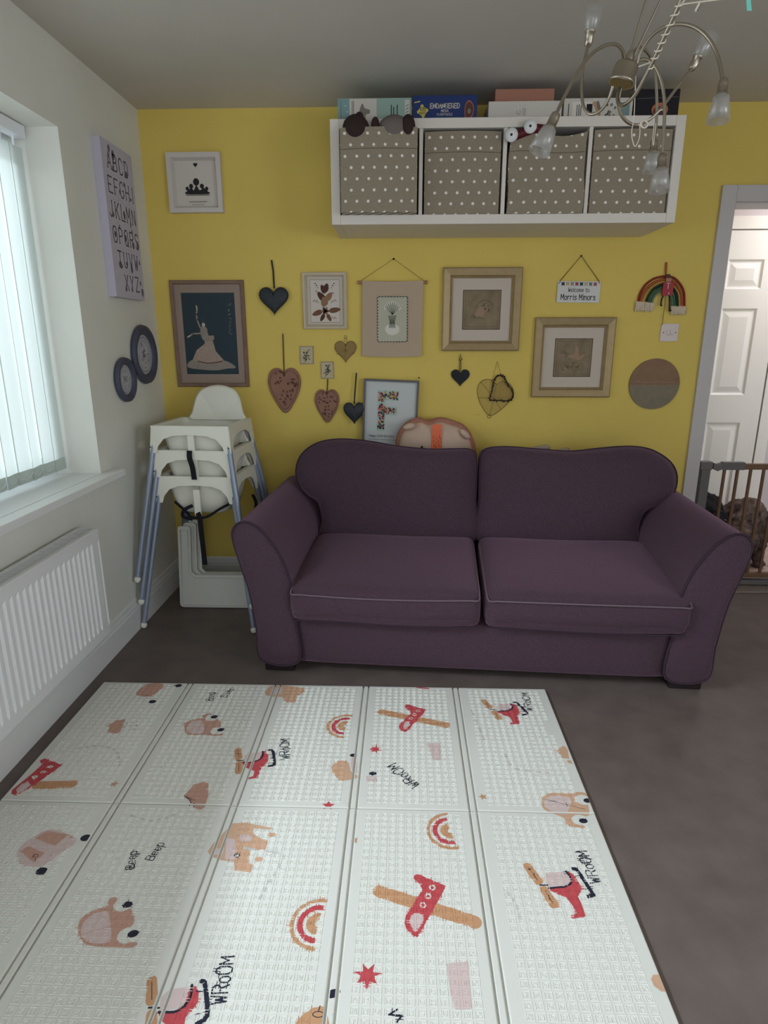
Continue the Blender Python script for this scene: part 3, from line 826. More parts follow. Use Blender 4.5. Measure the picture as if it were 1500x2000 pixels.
# trays leaning behind the legs
m_tray = mat('white_tray_plastic', (222, 222, 214), .45, spec=.4)
def tray(label, dx, dy, dz, group='white high chair trays'):
    t = thing('high_chair_tray', label, 'tray', (-1.155 + dx, 2.952 + dy, .004), 0, group)
    a = radians(9)
    fr = (V((-1.155 + dx, 2.952 + dy, .004)), V((1, 0, 0)), V((0, sin(a), cos(a))), V((0, -cos(a), sin(a))))
    mb = MB(fr); W, H_ = .50, .425 + dz
    def rc(x, y, r, a0, n=4): return [(x + r * cos(radians(a0 + 90 * i / n)), y + r * sin(radians(a0 + 90 * i / n))) for i in range(n + 1)]
    def inner(k): return rc(.068 + k, .20 - k, .02, 180)[::1]
    out = rc(.02, .02, .02, 180) + rc(W - .02, .02, .02, 270) + rc(W - .015, H_ - .015, .015, 0) + rc(W - .05, H_ - .015, .015, 90) \
        + [(W - .065, .19)] + [(x, y) for x, y in [(W - .085, .172), (.085, .172), (.065, .19)]] + [(.065, H_ - .02)] + rc(.05, H_ - .015, .015, 0) + rc(.015, H_ - .015, .015, 90)
    c = (W / 2, .10)
    mb.slab(out, -.008, .004, m_tray)
    mb.build('tray_body', t)
    P = [(.014, .02), (.014, H_ - .02), (.05, H_ - .02), (.052, .185), (.08, .158), (W - .08, .158), (W - .052, .185), (W - .05, H_ - .02), (W - .014, H_ - .02), (W - .014, .014), (.02, .014)]
    mb = MB(fr); Q = [mb.P(x, y, .005) for x, y in P]; Q.append(Q[0]); mb.tube(Q, .0035, m_tray, 6); mb.build('raised_rim', t)
tray('front white plastic tray leaning on its edge under the high chair stack', 0, 0, 0)
tray('white plastic tray just behind the front one, its arm rising a little higher', .022, .022, .012)
tray('rearmost white plastic tray, nearest the yellow wall', .040, .044, .02)

# ---------------------------------------------------------------- left wall decor
m_canvas = mat('canvas_white', (196, 190, 206), .8, bump=.3, bs=500)
m_cink = mat('canvas_ink', (104, 98, 112), .8)
cv = thing('alphabet_canvas', 'white canvas printed with the alphabet in grey letters on the left wall', 'canvas print', (XL, 2.98, 1.52))
cy0, cy1, cz0, cz1 = 2.80, 3.105, 1.525, 2.145
mb = MB(LEFT); mb.rect(cy0, cy1, cz0, cz1, .001, .036, m_canvas); mb.build('canvas', cv)
mb = MB(LEFT); C = .0366
rows_ = [('ABCD', 2.04, .06), ('EFGHI', 1.945, .045), ('JKLMN', 1.85, .028), ('OPQRS', 1.75, .04), ('TUVW', 1.655, .07), ('XYZ', 1.56, .125)]
for tx, z, off in rows_:
    n_ = len(tx); st = .056; off *= .8
    for i, ch in enumerate(tx): write(mb, ch, cy0 + off + i * st, z - .004 * 0, .062, C, m_cink, .10, 0, .80, serif=True)
def blob(y, z, r, k=1.0):
    mb.poly([(y + r * cos(q) * random.uniform(.7, 1), z + r * k * sin(q) * random.uniform(.75, 1)) for q in [2 * pi * i / 10 for i in range(10)]], C + .0002 + random.random() * .0004, m_cink)
mb.ellipse(cy0 + .075, 2.118, .010, .014, C, m_cink); mb.ribbon([(cy0 + .075, 2.10), (cy0 + .07, 2.08)], .002, C, m_cink)
mb.ellipse(cy0 + .11, 2.10, .013, .02, C, m_cink); mb.ribbon([(cy0 + .11, 2.08), (cy0 + .10, 2.05)], .002, C, m_cink)
for y, z, r, k in ((.112, 2.045, .008, 1.6), (.272, 2.052, .016, 1), (.17, 1.965, .009, 1.3), (.232, 2.005, .008, 1.5), (.30, 1.955, .01, .8), (.062, 1.86, .012, 1), (.195, 1.875, .012, 1.9), (.265, 1.845, .007, 2), (.272, 1.815, .007, 2.2), (.12, 1.82, .006, 1.5),
                   (.06, 1.782, .011, 1.5), (.182, 1.78, .012, 1.4), (.272, 1.76, .012, 1.6), (.33, 1.765, .012, 2), (.085, 1.662, .02, .8), (.092, 1.655, .018, .6), (.16, 1.672, .008, 1.4), (.222, 1.66, .012, 2.4), (.33, 1.69, .007, 2), (.125, 1.565, .009, 1.8), (.2, 1.565, .008, 1.6), (.335, 1.56, .012, 1.8), (.318, 1.60, .008, 1.5)):
    blob(cy0 + y * .84, z, r, k)
mb.build('printed_letters', cv)
m_ring = mat('dark_blue_grey_frame', (78, 80, 98), .5); m_plate = mat('pale_plate', (188, 188, 194), .5, var=.1, vs=40); m_platel = mat('grey_plate_pattern', (128, 128, 140), .6)
def roundel(y, z, r, label):
    t = thing('round_wall_plate', label, 'wall plate', (XL, y, z), 0, 'round dark rimmed plates on the left wall')
    mb = MB(LEFT); n = 40
    def ring(k, h): return [mb.P(y + r * k * cos(2 * pi * i / n), z + r * k * sin(2 * pi * i / n), h) for i in range(n)]
    mb.rings([ring(.9, .001), ring(1, .012), ring(.97, .026), ring(.85, .030), ring(.70, .022), ring(.66, .012)], m_ring, True, True, False); mb.build('rim', t)
    mb = MB(LEFT); mb.ellipse(y, z, r * .67, r * .67, .013, m_plate, 40)
    for i in range(36):
        q = 2 * pi * i / 36; mb.ellipse(y + r * .58 * cos(q), z + r * .58 * sin(q), r * .035, r * .035, .0134, m_platel, 6)
    mb.arc(y, z, r * .44, r * .46, 0, 2 * pi, .0134, m_platel, 30)
    for i in range(40):
        q = random.uniform(0, 2 * pi); s_ = random.uniform(0, .38) * r
        mb.ellipse(y + s_ * cos(q), z + s_ * sin(q), r * random.uniform(.02, .07), r * random.uniform(.015, .04), .0134 + i * .00001, m_platel, 7, q)
    mb.build('patterned_centre', t)
roundel(3.085, 1.275, .140, 'larger round plate with a dark rim on the left wall, nearer the corner')
roundel(2.845, 1.170, .100, 'smaller round plate with a dark rim on the left wall, nearer the window')

# ---------------------------------------------------------------- back wall pictures
def picture(name, label, x0, x1, z0, z1, prof, m_fr, boardm, cat='picture', bh=.004, tilt=0.0):
    t = thing(name, label, cat, ((x0 + x1) / 2, D, z0))
    mb = MB(BACK); mb.frame(x0, x1, z0, z1, prof, m_fr); mb.build('frame', t)
    mb = MB(BACK); ins = prof[-1][0] - .002
    mb.rect(x0 + .002, x1 - .002, z0 + .002, z1 - .002, .0008, bh * .5, boardm); mb.rect(x0 + ins, x1 - ins, z0 + ins, z1 - ins, bh * .5, bh, boardm); mb.build('mat_board', t)
    return t
def glossy(t, *a): pass
m_wframe = mat('white_picture_frame', (214, 206, 200), .5)
m_paper = mat('off_white_paper', (214, 206, 196), .8)
# family silhouette frame
t = picture('picture_frame', 'square white box frame with a small heart and dark figures, beside the left corner', -1.152, -.89, 1.945, 2.209, [(0, 0), (0, .03), (.022, .03), (.024, .024), (.03, .006)], m_wframe, m_paper)
mb = MB(BACK); c = .005
mb.poly(heart(-1.028, -1.008, 2.148, 2.168), c, m_dark)
m_bk = mat('near_black_print', (42, 40, 44), .7)
for x, z, r in ((-1.02, 2.085, .015), (-1.046, 2.066, .010), (-.993, 2.066, .010), (-1.066, 2.056, .008), (-.970, 2.055, .008), (-1.055, 2.045, .008), (-.982, 2.045, .008)):
    mb.ellipse(x, z, r, r * 1.1, c, m_bk, 16)
mb.poly(sm2([(-1.072, 2.032), (-1.066, 2.046), (-1.045, 2.058), (-1.034, 2.048), (-1.02, 2.07), (-1.005, 2.048), (-.985, 2.058), (-.967, 2.044), (-.962, 2.032)]), c + .0003, m_bk)
mb.frect(-1.075, -.958, 2.024, 2.031, c, m_greyp)
for i in range(9): mb.ribbon([(-1.06 + i * .010, 1.995), (-1.054 + i * .010, 1.999)], .004, c, m_greyp)
for i in range(6): mb.ribbon([(-1.045 + i * .010, 1.983), (-1.04 + i * .010, 1.985)], .003, c, mat('rose_print', (170, 120, 120), .7))
mb.build('print', t)
# straw dancer picture
m_brf = mat('brown_picture_frame', (134, 108, 92), .55, var=.1, vs=20); m_mb = mat('taupe_mat_board', (160, 140, 128), .85, bump=.3, bs=300); m_teald = mat('dark_slate_ground', (52, 66, 74), .8)
t = picture('picture_frame', 'brown framed dark picture of a dancer in a straw coloured dress above the high chairs', -1.195, -.815, 1.105, 1.635, [(0, 0), (0, .012), (.004, .016), (.016, .014), (.02, .008)], m_brf, m_mb)
mb = MB(BACK)
def Qd(x, y): return bz(320 + x / 8.333, 530 + y / 8.333)
gx0, gx1, gz0, gz1 = -1.142, -.868, 1.17, 1.575
mb.frect(gx0, gx1, gz0, gz1, .0045, m_teald)
m_st1 = mat('straw_rose', (170, 150, 138), .7, var=.08, vs=60); m_st2 = mat('straw_grey', (150, 140, 130), .7, var=.08, vs=60); m_st3 = mat('straw_pale', (196, 186, 172), .7)
mb.poly(sm2([Qd(*p) for p in ((390, 1510), (480, 1440), (700, 1480), (980, 1450), (1150, 1530), (1160, 1575), (1050, 1580), (860, 1610), (640, 1600), (420, 1570))], 4), .0048, m_st2)
mb.poly([Qd(*p) for p in ((470, 1450), (540, 1280), (670, 1180), (670, 1130), (800, 1125), (850, 1300), (980, 1445), (860, 1500), (680, 1510), (560, 1470))], .0051, m_st1)
mb.poly(sm2([Qd(*p) for p in ((600, 1000), (660, 1130), (800, 1125), (730, 1040), (700, 920), (620, 900))], 3), .0053, m_st2)
mb.frect(*(lambda a, b: (a[0], b[0], b[1], a[1]))(Qd(735, 1045), Qd(825, 1115)), .0055, m_mb)
mb.ribbon([Qd(600, 920), Qd(545, 790), Qd(535, 700), Qd(545, 620)], .008, .0054, m_st2); mb.ribbon([Qd(545, 620), Qd(535, 560)], .006, .0056, m_st3)
mb.ribbon([Qd(610, 1010), Qd(480, 1015), Qd(420, 1055)], .008, .0054, m_st2); mb.ribbon([Qd(430, 1050), Qd(395, 1070)], .007, .0056, m_st3)
a_ = Qd(650, 870); mb.ellipse(a_[0], a_[1], .0085, .0105, .0057, m_st3, 14); a_ = Qd(640, 800); mb.ellipse(a_[0], a_[1], .010, .0085, .0056, mat('straw_hair', (70, 74, 76), .7), 14)
mb.ribbon([Qd(560, 1460), Qd(700, 1495), Qd(850, 1485), Qd(960, 1460)], .005, .0058, m_brown)
for y in (550, 625, 695, 770, 835, 900, 960, 1020):
    for k in range(3):
        p = Qd(1065 + random.uniform(-18, 18) + (y - 550) * .06, y + random.uniform(-22, 22)); q = (p[0] + random.uniform(-.006, .006), p[1] + random.uniform(-.005, .005)); mb.ribbon([p, q], .0014, .0052, m_st3)
mb.build('artwork', t)
# dark hearts
m_slateh = mat('dark_grey_heart', (50, 54, 60), .5, var=.12, vs=30, bump=.3, bs=60); m_ribd = mat('dark_cord', (60, 56, 62), .8)
def puffed_heart(label, x0, x1, z0, z1, th, m, cord, mc, cw=.006):
    t = thing('hanging_heart', label, 'hanging heart', ((x0 + x1) / 2, D, z0))
    mb = MB(BACK); h_ = heart(x0, x1, z0, z1); mb.puff(h_, .002 + th * .5, th * .5, m, 6, both=True, p=2.2, ctr=((x0 + x1) / 2, z0 + (z1 - z0) * .62)); mb.build('heart', t)
    mb = MB(BACK); mb.tube([mb.P(x, y, .006) for x, y in cord], cw / 2, mc, 6); mb.build('cord', t)
    mb = MB(BACK); p = cord[-1]; mb.lathe([(.003, 0), (.0035, .008)], mb.P(p[0], p[1] - .004, 0), (0, -1, 0), m_dark, 8); mb.build('nail', t)
    return t
puffed_heart('large dark grey heart hanging at the upper left of the wall', -.738, -.586, 1.462, 1.600, .035, m_slateh, [(-.661, 1.595), (-.662, 1.68), (-.668, 1.728)], m_ribd, .009)
puffed_heart('small dark grey heart partly covering the framed letter F', -.318, -.204, .910, 1.028, .032, m_slateh, [(-.262, 1.02), (-.255, 1.10), (-.248, 1.178)], m_ribd, .008).location.y -= .02
t = thing('hanging_heart', 'small black slate heart on a twine loop under the left gold framed picture', 'hanging heart', (.29, D, 1.107))
mb = MB(BACK); mb.slab(heart(.243, .340, 1.107, 1.195), .003, .010, mat('black_slate', (28, 28, 32), .6, bump=.3, bs=90)); mb.build('heart', t)
m_twine = mat('brown_twine', (128, 98, 62), .9)
mb = MB(BACK); mb.tube([mb.P(*p) for p in ((.289, 1.185, .012), (.286, 1.21, .012), (.288, 1.235, .01), (.284, 1.25, .008), (.289, 1.272, .006), (.294, 1.25, .008), (.291, 1.235, .012), (.294, 1.21, .012), (.290, 1.186, .012))], .0022, m_twine, 6)
mb.tube([mb.P(.280, 1.244, .012), mb.P(.289, 1.238, .013), mb.P(.300, 1.248, .012)], .002, m_twine, 6); mb.build('cord', t)
# patterned wooden hearts
m_bat = mat('carved_rose_wood', (150, 110, 92), .7, var=.1, vs=25); m_batd = mat('carved_dark_line', (92, 58, 52), .8)
def batik(label, x0, x1, z0, z1, cord, N):
    t = thing('hanging_heart', label, 'hanging heart', ((x0 + x1) / 2, D, z0), 0, 'patterned rose brown wooden hearts')
    cx = (x0 + x1) / 2; W = (x1 - x0) / 2; Hh = z1 - z0
    half = [(0, .86), (.12, .95), (.35, 1.0), (.62, .985), (.86, .90), (.985, .76), (.98, .62), (.82, .42), (.5, .2), (.22, .045), (0, 0)]
    pts = [(cx + a * W, z0 + b * Hh) for a, b in half] + [(cx - a * W, z0 + b * Hh) for a, b in half[-2:0:-1]]
    out = sm2(pts, 4); c0 = (cx, z0 + Hh * .6)
    mb = MB(BACK); mb.rings([[mb.P(x, y, h) for x, y in scale2(out, k, c0)] for k, h in ((.97, .002), (1, .005), (1, .011), (.96, .014))], m_bat, True); b = mb.build('heart', t)
    mb = MB(BACK); o2 = scale2(out, .86, c0); mb.ribbon(o2 + [o2[0]], .0022, .0146, m_batd)
    def inside(p, P):
        r = False
        for i in range(len(P)):
            (xa, ya), (xb, yb) = P[i], P[i - 1]
            if (ya > p[1]) != (yb > p[1]) and p[0] < (xb - xa) * (p[1] - ya) / (yb - ya) + xa: r = not r
        return r
    o3 = scale2(out, .80, c0); done = 0
    while done < N:
        p = (random.uniform(x0, x1), random.uniform(z0, z1))
        if not inside(p, o3): continue
        done += 1; q = random.uniform(0, 2 * pi); l = W * .13
        e = (p[0] + l * cos(q), p[1] + l * sin(q)); mb.ribbon([p, e], .0014, .0146, m_batd)
        for s_ in (.35, .7, 1):
            for sg in (-1, 1):
                m_ = (p[0] + l * s_ * cos(q), p[1] + l * s_ * sin(q)); mb.ribbon([m_, (m_[0] + l * .45 * cos(q + sg * .9), m_[1] + l * .45 * sin(q + sg * .9))], .0018, .0147, m_batd)
    mb.build('carving', b)
    mb = MB(BACK); mb.tube([mb.P(x, y, .006) for x, y in cord], .0028, m_batd, 6); mb.build('cord', t)
    return t
batik('larger rose brown patterned wooden heart on a long cord above the stacked chairs', -.716, -.542, .969, 1.202, [(-.629, 1.17), (-.628, 1.26), (-.627, 1.374)], 38)
batik('smaller rose brown patterned wooden heart hanging below the lower little card', -.472, -.342, .918, 1.092, [(-.407, 1.07), (-.402, 1.12), (-.401, 1.146)], 30)
# brown flower picture
t = picture('picture_frame', 'cream framed print of brown leaves and flowers between the heart and the banner', -.517, -.292, 1.397, 1.670, [(0, 0), (0, .016), (.003, .02), (.010, .017), (.014, .020), (.018, .014), (.02, .008)], mat('cream_frame', (206, 192, 168), .5), mat('cream_mat', (206, 194, 176), .8))
mb = MB(BACK); mb.frect(-.479, -.330, 1.43, 1.635, .0044, mat('print_paper', (214, 204, 194), .8)); P = [(-.479, 1.43), (-.330, 1.43), (-.330, 1.635), (-.479, 1.635), (-.479, 1.43)]; mb.ribbon(P, .0012, .0046, m_brown)
def leaf(x, z, l, w_, a, m, c=.005):
    P = []
    for i in range(12):
        q = i / 12 * 2 * pi; u_ = .5 - .5 * cos(q); P.append((u_ * l, w_ / 2 * sin(q) * (1 - .4 * u_)))
    mb.poly([(x + p * cos(a) - q_ * sin(a), z + p * sin(a) + q_ * cos(a)) for p, q_ in P], c, m)
m_l1 = mat('dark_brown_leaf', (84, 52, 40), .7); m_l2 = mat('tan_leaf', (148, 112, 84), .7); m_l3 = mat('mid_brown_leaf', (116, 80, 58), .7)
cx, cz = -.405, 1.485
for x, z, l, w_, a, m in ((-.405, 1.575, .045, .034, 1.25, m_l1), (-.403, 1.57, .045, .032, 2.0, m_l1), (-.405, 1.535, .055, .038, 2.3, m_l1), (-.40, 1.535, .05, .036, .9, m_l2), (-.42, 1.485, .055, .032, 3.5, m_l3), (-.385, 1.485, .06, .032, .15, m_l3), (-.41, 1.47, .04, .024, 4.2, m_l1), (-.395, 1.47, .04, .024, 5.2, m_l3), (-.41, 1.505, .05, .036, 1.6, m_l2)): leaf(x, z, l, w_, a, m, .005 + random.random() * .0004)
for q in range(6): leaf(cx, cz, .022, .016, q * pi / 3, (m_l1, m_l2)[q % 2], .0056)
mb.ellipse(-.405, 1.525, .016, .014, .0055, m_l2, 14)
for a_, x, z in ((2.2, -.44, 1.60), (.9, -.37, 1.60), (2.9, -.44, 1.53), (.3, -.372, 1.53), (.1, -.375, 1.45), (2.6, -.43, 1.57), (.6, -.38, 1.56)):
    for i in range(5): mb.ellipse(x + i * .006 * cos(a_), z + i * .006 * sin(a_) + (.003 if i % 2 else -.003), .0035, .0022, .005, m_l3, 8, a_ + (.8 if i % 2 else -.8))
mb.build('print', t)
# banner with embroidered vase
m_ban = mat('linen_banner', (192, 170, 148), .9, bump=.5, bs=400)
t = thing('wall_banner', 'beige cloth banner with a stitched vase of flowers hanging from a wooden rod', 'wall hanging', (-.065, D, 1.26))
mb = MB(BACK); mb.tube([mb.P(-.229, 1.622, .012), mb.P(.106, 1.619, .012)], .006, m_wood, 10)
for x in (-.231, .108): mb.lathe([(.004, -.006), (.0095, -.004), (.0095, .004), (.004, .006)], mb.P(x, 1.621, .012), (1, 0, 0), m_wood, 10)
mb.build('rod', t)
mb = MB(BACK)
L = []
for i in range(13):
    z = 1.628 - (1.628 - 1.262) * i / 12
    L.append([mb.P(-.213 - .0004 * i + .305 * j / 12, z - .004 * sin(j * .26), .012 + (.0075 if i == 0 else .0065 + .002 * sin(j * .8 + i * .4))) for j in range(13)])
mb.rings(L, m_ban, True, False, False, closed=False)
mb.rings([[p + V((0, .003, 0)) for p in l] for l in L], m_ban, True, False, False, closed=False)
cloth = mb.build('cloth', t, recalc=False)
mb = MB(BACK); c = .023; m_pal = mat('pale_sage_patch', (190, 188, 168), .9); m_wht = mat('white_applique', (224, 218, 204), .8); m_grn = mat('dark_green_stitch', (48, 62, 50), .8)
px0, px1, pz0, pz1 = -.137, .013, 1.335, 1.553
mb.frect(px0, px1, pz0, pz1, c, m_pal)
for a_, b_ in (((px0, pz0), (px1, pz0)), ((px1, pz0), (px1, pz1)), ((px1, pz1), (px0, pz1)), ((px0, pz1), (px0, pz0))):
    n_ = 10 if a_[1] == b_[1] else 15
    for i in range(n_):
        f0, f1 = i / n_ + .015, (i + .62) / n_
        p = (a_[0] + (b_[0] - a_[0]) * f0, a_[1] + (b_[1] - a_[1]) * f0); q = (a_[0] + (b_[0] - a_[0]) * f1, a_[1] + (b_[1] - a_[1]) * f1)
        mb.ribbon([(p[0] + .0015, p[1] - .0015), q], .0042, c + .0008, m_dark); mb.ribbon([(p[0] + .002, p[1] + .002), (q[0] + .002, q[1] + .002)], .002, c + .0006, m_wht)
mb.poly(sm2([(-.100, 1.392), (-.085, 1.372), (-.062, 1.366), (-.038, 1.374), (-.026, 1.392), (-.032, 1.41), (-.05, 1.418), (-.078, 1.418), (-.094, 1.41)]), c + .0004, m_wht)
for i in range(9):
    x = -.079 + i * .004; mb.ribbon([(x, 1.402), (x + (i - 4) * -.0012, 1.43), (x + (i - 4) * .001, 1.462)], .0018, c + .0009, m_grn)
for i in range(9):
    q = radians(20 + i * 17.5); x, z = -.062 + .034 * cos(q), 1.487 + .032 * sin(q)
    for k in range(5): leaf(x, z, .012, .008, q + (k - 2) * .7, m_wht, c + .0005 + k * .00005)
    mb.ribbon([(-.062, 1.465), (x, z)], .0014, c + .001, m_grn); mb.ribbon([(x, z), (x + .004 * cos(q), z + .006)], .003, c + .0012, m_grn)
mb.build('stitched_panel', cloth)
mb = MB(BACK); mb.tube([mb.P(-.222, 1.628, .008), mb.P(-.057, 1.731, .006), mb.P(.098, 1.626, .008)], .0009, m_twine, 5); mb.build('string', t)
mb = MB(BACK); mb.lathe([(.0045, 0), (.005, .006), (.001, .009)], mb.P(-.057, 1.731, 0), (0, -1, 0), m_dark, 10); mb.build('nail', t)
# wire hearts
m_wire = mat('bronze_wire', (112, 88, 56), .5, .4)
m_capiz = bpy.data.materials.new('thin_mesh_shell'); m_capiz.use_nodes = True
nt = m_capiz.node_tree; nt.nodes.clear()
o_ = nt.nodes.new('ShaderNodeOutputMaterial'); mx = nt.nodes.new('ShaderNodeMixShader'); tr = nt.nodes.new('ShaderNodeBsdfTransparent'); di = nt.nodes.new('ShaderNodeBsdfDiffuse')
di.inputs[0].default_value = (*lin((176, 148, 100)), 1); mx.inputs[0].default_value = .6
nt.links.new(tr.outputs[0], mx.inputs[1]); nt.links.new(di.outputs[0], mx.inputs[2]); nt.links.new(mx.outputs[0], o_.inputs[0])
m_capiz2 = m_capiz.copy(); m_capiz2.name = 'thin_sheer_mesh'; m_capiz2.node_tree.nodes['Mix Shader'].inputs[0].default_value = .28
t = thing('wire_heart', 'small tan heart with crossed wires hanging left of the banner', 'hanging heart', (-.303, D, 1.23))
h_ = heart(-.360, -.248, 1.229, 1.337); c0 = (-.304, 1.29)
mb = MB(BACK); mb.puff(h_, .006, .008, m_capiz, 5, ctr=c0); mb.build('shell', t)
mb = MB(BACK); P = [mb.P(x, y, .006) for x, y in h_]; P.append(P[0]); mb.tube(P, .0013, m_wire, 5)
for q in ((-.304, 1.325), (-.304, 1.229), (-.352, 1.27), (-.256, 1.275), (-.342, 1.315), (-.266, 1.318)): mb.tube([mb.P(*c0, .015), mb.P(*q, .008)], .0009, m_wire, 5)
for z, r in ((1.342, .008), (1.358, .007)): mb.tube([mb.P(-.303 + r * cos(q), z + r * sin(q), .006) for q in [i * pi / 6 for i in range(13)]], .0009, m_wire, 5)
mb.build('wire', t)
t = thing('wire_heart', 'large see-through wire heart hanging point down behind the beaded heart', 'hanging heart', (.46, D, .955))
h_ = sm2([(.452, .958), (.41, 1.005), (.386, 1.06), (.386, 1.11), (.41, 1.14), (.45, 1.143), (.48, 1.12), (.51, 1.135), (.55, 1.12), (.57, 1.08), (.55, 1.03), (.50, .98)], 4); c0 = (.47, 1.05)
mb = MB(BACK); mb.poly(h_, .006, m_capiz2); mb.build('mesh_panel', t, recalc=False)
mb = MB(BACK); P = [mb.P(x, y, .006) for x, y in h_]; P.append(P[0]); mb.tube(P, .0013, m_wire, 5)
for q in ((.39, 1.05), (.40, 1.13), (.452, .958), (.48, 1.12), (.56, 1.05), (.51, .99)): mb.tube([mb.P(*c0, .007), mb.P(*q, .007)], .0008, m_wire, 5)
mb.tube([mb.P(.451 + .009 * cos(q), .953 + .009 * sin(q), .006) for q in [i * pi / 6 for i in range(13)]], .0012, m_wire, 5)
for a_ in (.455, .515): mb.tube([mb.P(a_, 1.13, .008), mb.P(.479, 1.235, .005)], .0007, m_wire, 5)
mb.build('wire', t)
t = thing('beaded_heart', 'dark beaded heart wreath tilted sideways in front of the wire heart', 'hanging heart', (.51, D - .012, 1.04))
ol = sm2([(.450, 1.043), (.458, 1.09), (.463, 1.13), (.475, 1.158), (.50, 1.166), (.522, 1.152), (.53, 1.13), (.55, 1.105), (.566, 1.075), (.563, 1.048), (.54, 1.035), (.50, 1.038)], 5)
mb = MB(BACK); P = [mb.P(x, y, .016) for x, y in ol]; P.append(P[0]); mb.tube(P, .0025, m_dark, 5); mb.build('ring', t)
m_bead = mat('dark_bead', (54, 40, 38), .45); mb = MB(BACK)
for i in range(90):
    x, y = ol[int(i * len(ol) / 90)]; mb.ball(mb.P(x + random.uniform(-.005, .005), y + random.uniform(-.005, .005), .017 + random.uniform(-.003, .004)), .0038, .0038, .0038, m_bead, 4)
b = mb.build('beads', t); b['kind'] = 'stuff'
mb = MB(BACK); mb.poly(scale2(ol, .93), .013, m_capiz2); mb.build('mesh_panel', t, recalc=False)
# two little cards
def card(label, x0, x1, z0, z1, seed):
    random.seed(seed); t = thing('botanical_card', label, 'card', ((x0 + x1) / 2, D, z0), 0, 'little botanical cards')
    mb = MB(BACK); mb.rect(x0, x1, z0, z1, .001, .007, mat('aged_card', (198, 184, 152), .8, var=.08, vs=60)); mb.build('card_board', t)
    mb = MB(BACK); P = [(x0 + .003, z0 + .003), (x1 - .003, z0 + .003), (x1 - .003, z1 - .003), (x0 + .003, z1 - .003), (x0 + .003, z0 + .003)]; mb.ribbon(P, .0018, .0073, m_brown)
    m_gd = mat('botanical_ink', (74, 74, 62), .8)
    cx, cz = (x0 + x1) / 2, (z0 + z1) / 2
    mb.ribbon([(cx - .01, z0 + .012), (cx, cz), (cx + .014, z1 - .016)], .003, .0074, m_gd)
    for i in range(14):
        q = random.uniform(0, 2 * pi); r = random.uniform(.004, .02); mb.ellipse(cx + r * cos(q), cz + r * sin(q) * 1.2, random.uniform(.003, .009), random.uniform(.002, .005), .0075 + i * .00003, (m_gd, m_greyp)[i % 3 == 0], 8, q)
    mb.build('drawing', t)
card('little botanical card, the upper one beside the larger patterned heart', -.543, -.471, 1.221, 1.313, 3)
card('little botanical card, the lower one directly above the smaller patterned heart', -.436, -.367, 1.147, 1.235, 5)
random.seed(11)
# framed letter F (leaning behind the sofa back)
m_gfr = mat('dark_grey_frame', (104, 100, 100), .5)
t = thing('letter_picture', 'grey framed picture of a big F made of coloured buttons behind the sofa', 'picture', (-.09, D, .76))
lean = radians(2.2)
FR = (V((-.225, D - .03, .72)), V((cos(lean), 0, -sin(lean))), V((sin(lean), 0.02, cos(lean))), V((0, -1, .02)))
def QF(u, v):
    p = B(u, v, D - .02) - FR[0]; return (p.dot(FR[1]), p.dot(FR[2]))
mb = MB(FR); w_, h2 = .288, .430
mb.frame(0, w_, 0, h2, [(0, 0), (0, .02), (.011, .02), (.011, .006)], m_gfr); mb.build('frame', t)
m_fp = mat('cool_white_paper', (204, 208, 206), .7)
mb = MB(FR); mb.rect(.002, w_ - .002, .002, h2 - .002, .001, .006, m_fp); mb.build('mat_board', t)
mb = MB(FR); m_mint = mat('mint_tile', (176, 200, 190), .7)
X0_, X1_, XT = .080, .111, .186; Z0_, Z1_ = .172, .366
mb.frect(X0_ - .006, X1_ + .006, Z0_ - .01, Z1_ + .008, .0068, m_mint); mb.frect(X1_, XT, Z1_ - .044, Z1_ + .008, .0068, m_mint); mb.frect(X1_, XT - .006, .246, .292, .0068, m_mint)
cl = [mat('button_' + n_, c_, .5) for n_, c_ in (('red', (150, 48, 52)), ('navy', (46, 44, 74)), ('orange', (204, 112, 66)), ('green', (66, 110, 84)), ('yellow', (206, 176, 88)), ('plum', (92, 44, 76)), ('rose', (196, 106, 112)), ('black', (40, 36, 44)))]
def bt(x0, x1, z0, z1, n_):
    for i in range(n_):
        r = random.uniform(.0038, .0062); mb.ellipse(random.uniform(x0, x1), random.uniform(z0, z1), r, r, .0072 + i * .00001, random.choice(cl), 9)
bt(X0_, X1_, Z0_, Z1_, 120); bt(X1_, XT - .008, Z1_ - .036, Z1_, 42); bt(X1_, XT - .014, .254, .284, 36)
write(mb, 'Happy 60th Birthday', .036, .130, .012, .0074, m_dark, .09, 0, .85, jit=.06)
P = []
for i in range(60): P.append((.035 + i * .0036, .116 + .0035 * sin(i * 1.9) * (1 if (i // 7) % 2 else .5)))
mb.ribbon(P, .0011, .0074, m_dark); mb.build('button_letter', t)
# small nail beside
mb = MB(BACK); mb.lathe([(.004, 0), (.004, .008), (.0005, .01)], mb.P(.077, 1.152, 0), (0, -1, 0), m_brown, 8); tag(mb.build('wall_nail', loc=(.077, D, 1.152)), 'bare brown nail in the yellow wall above the F picture', 'nail')
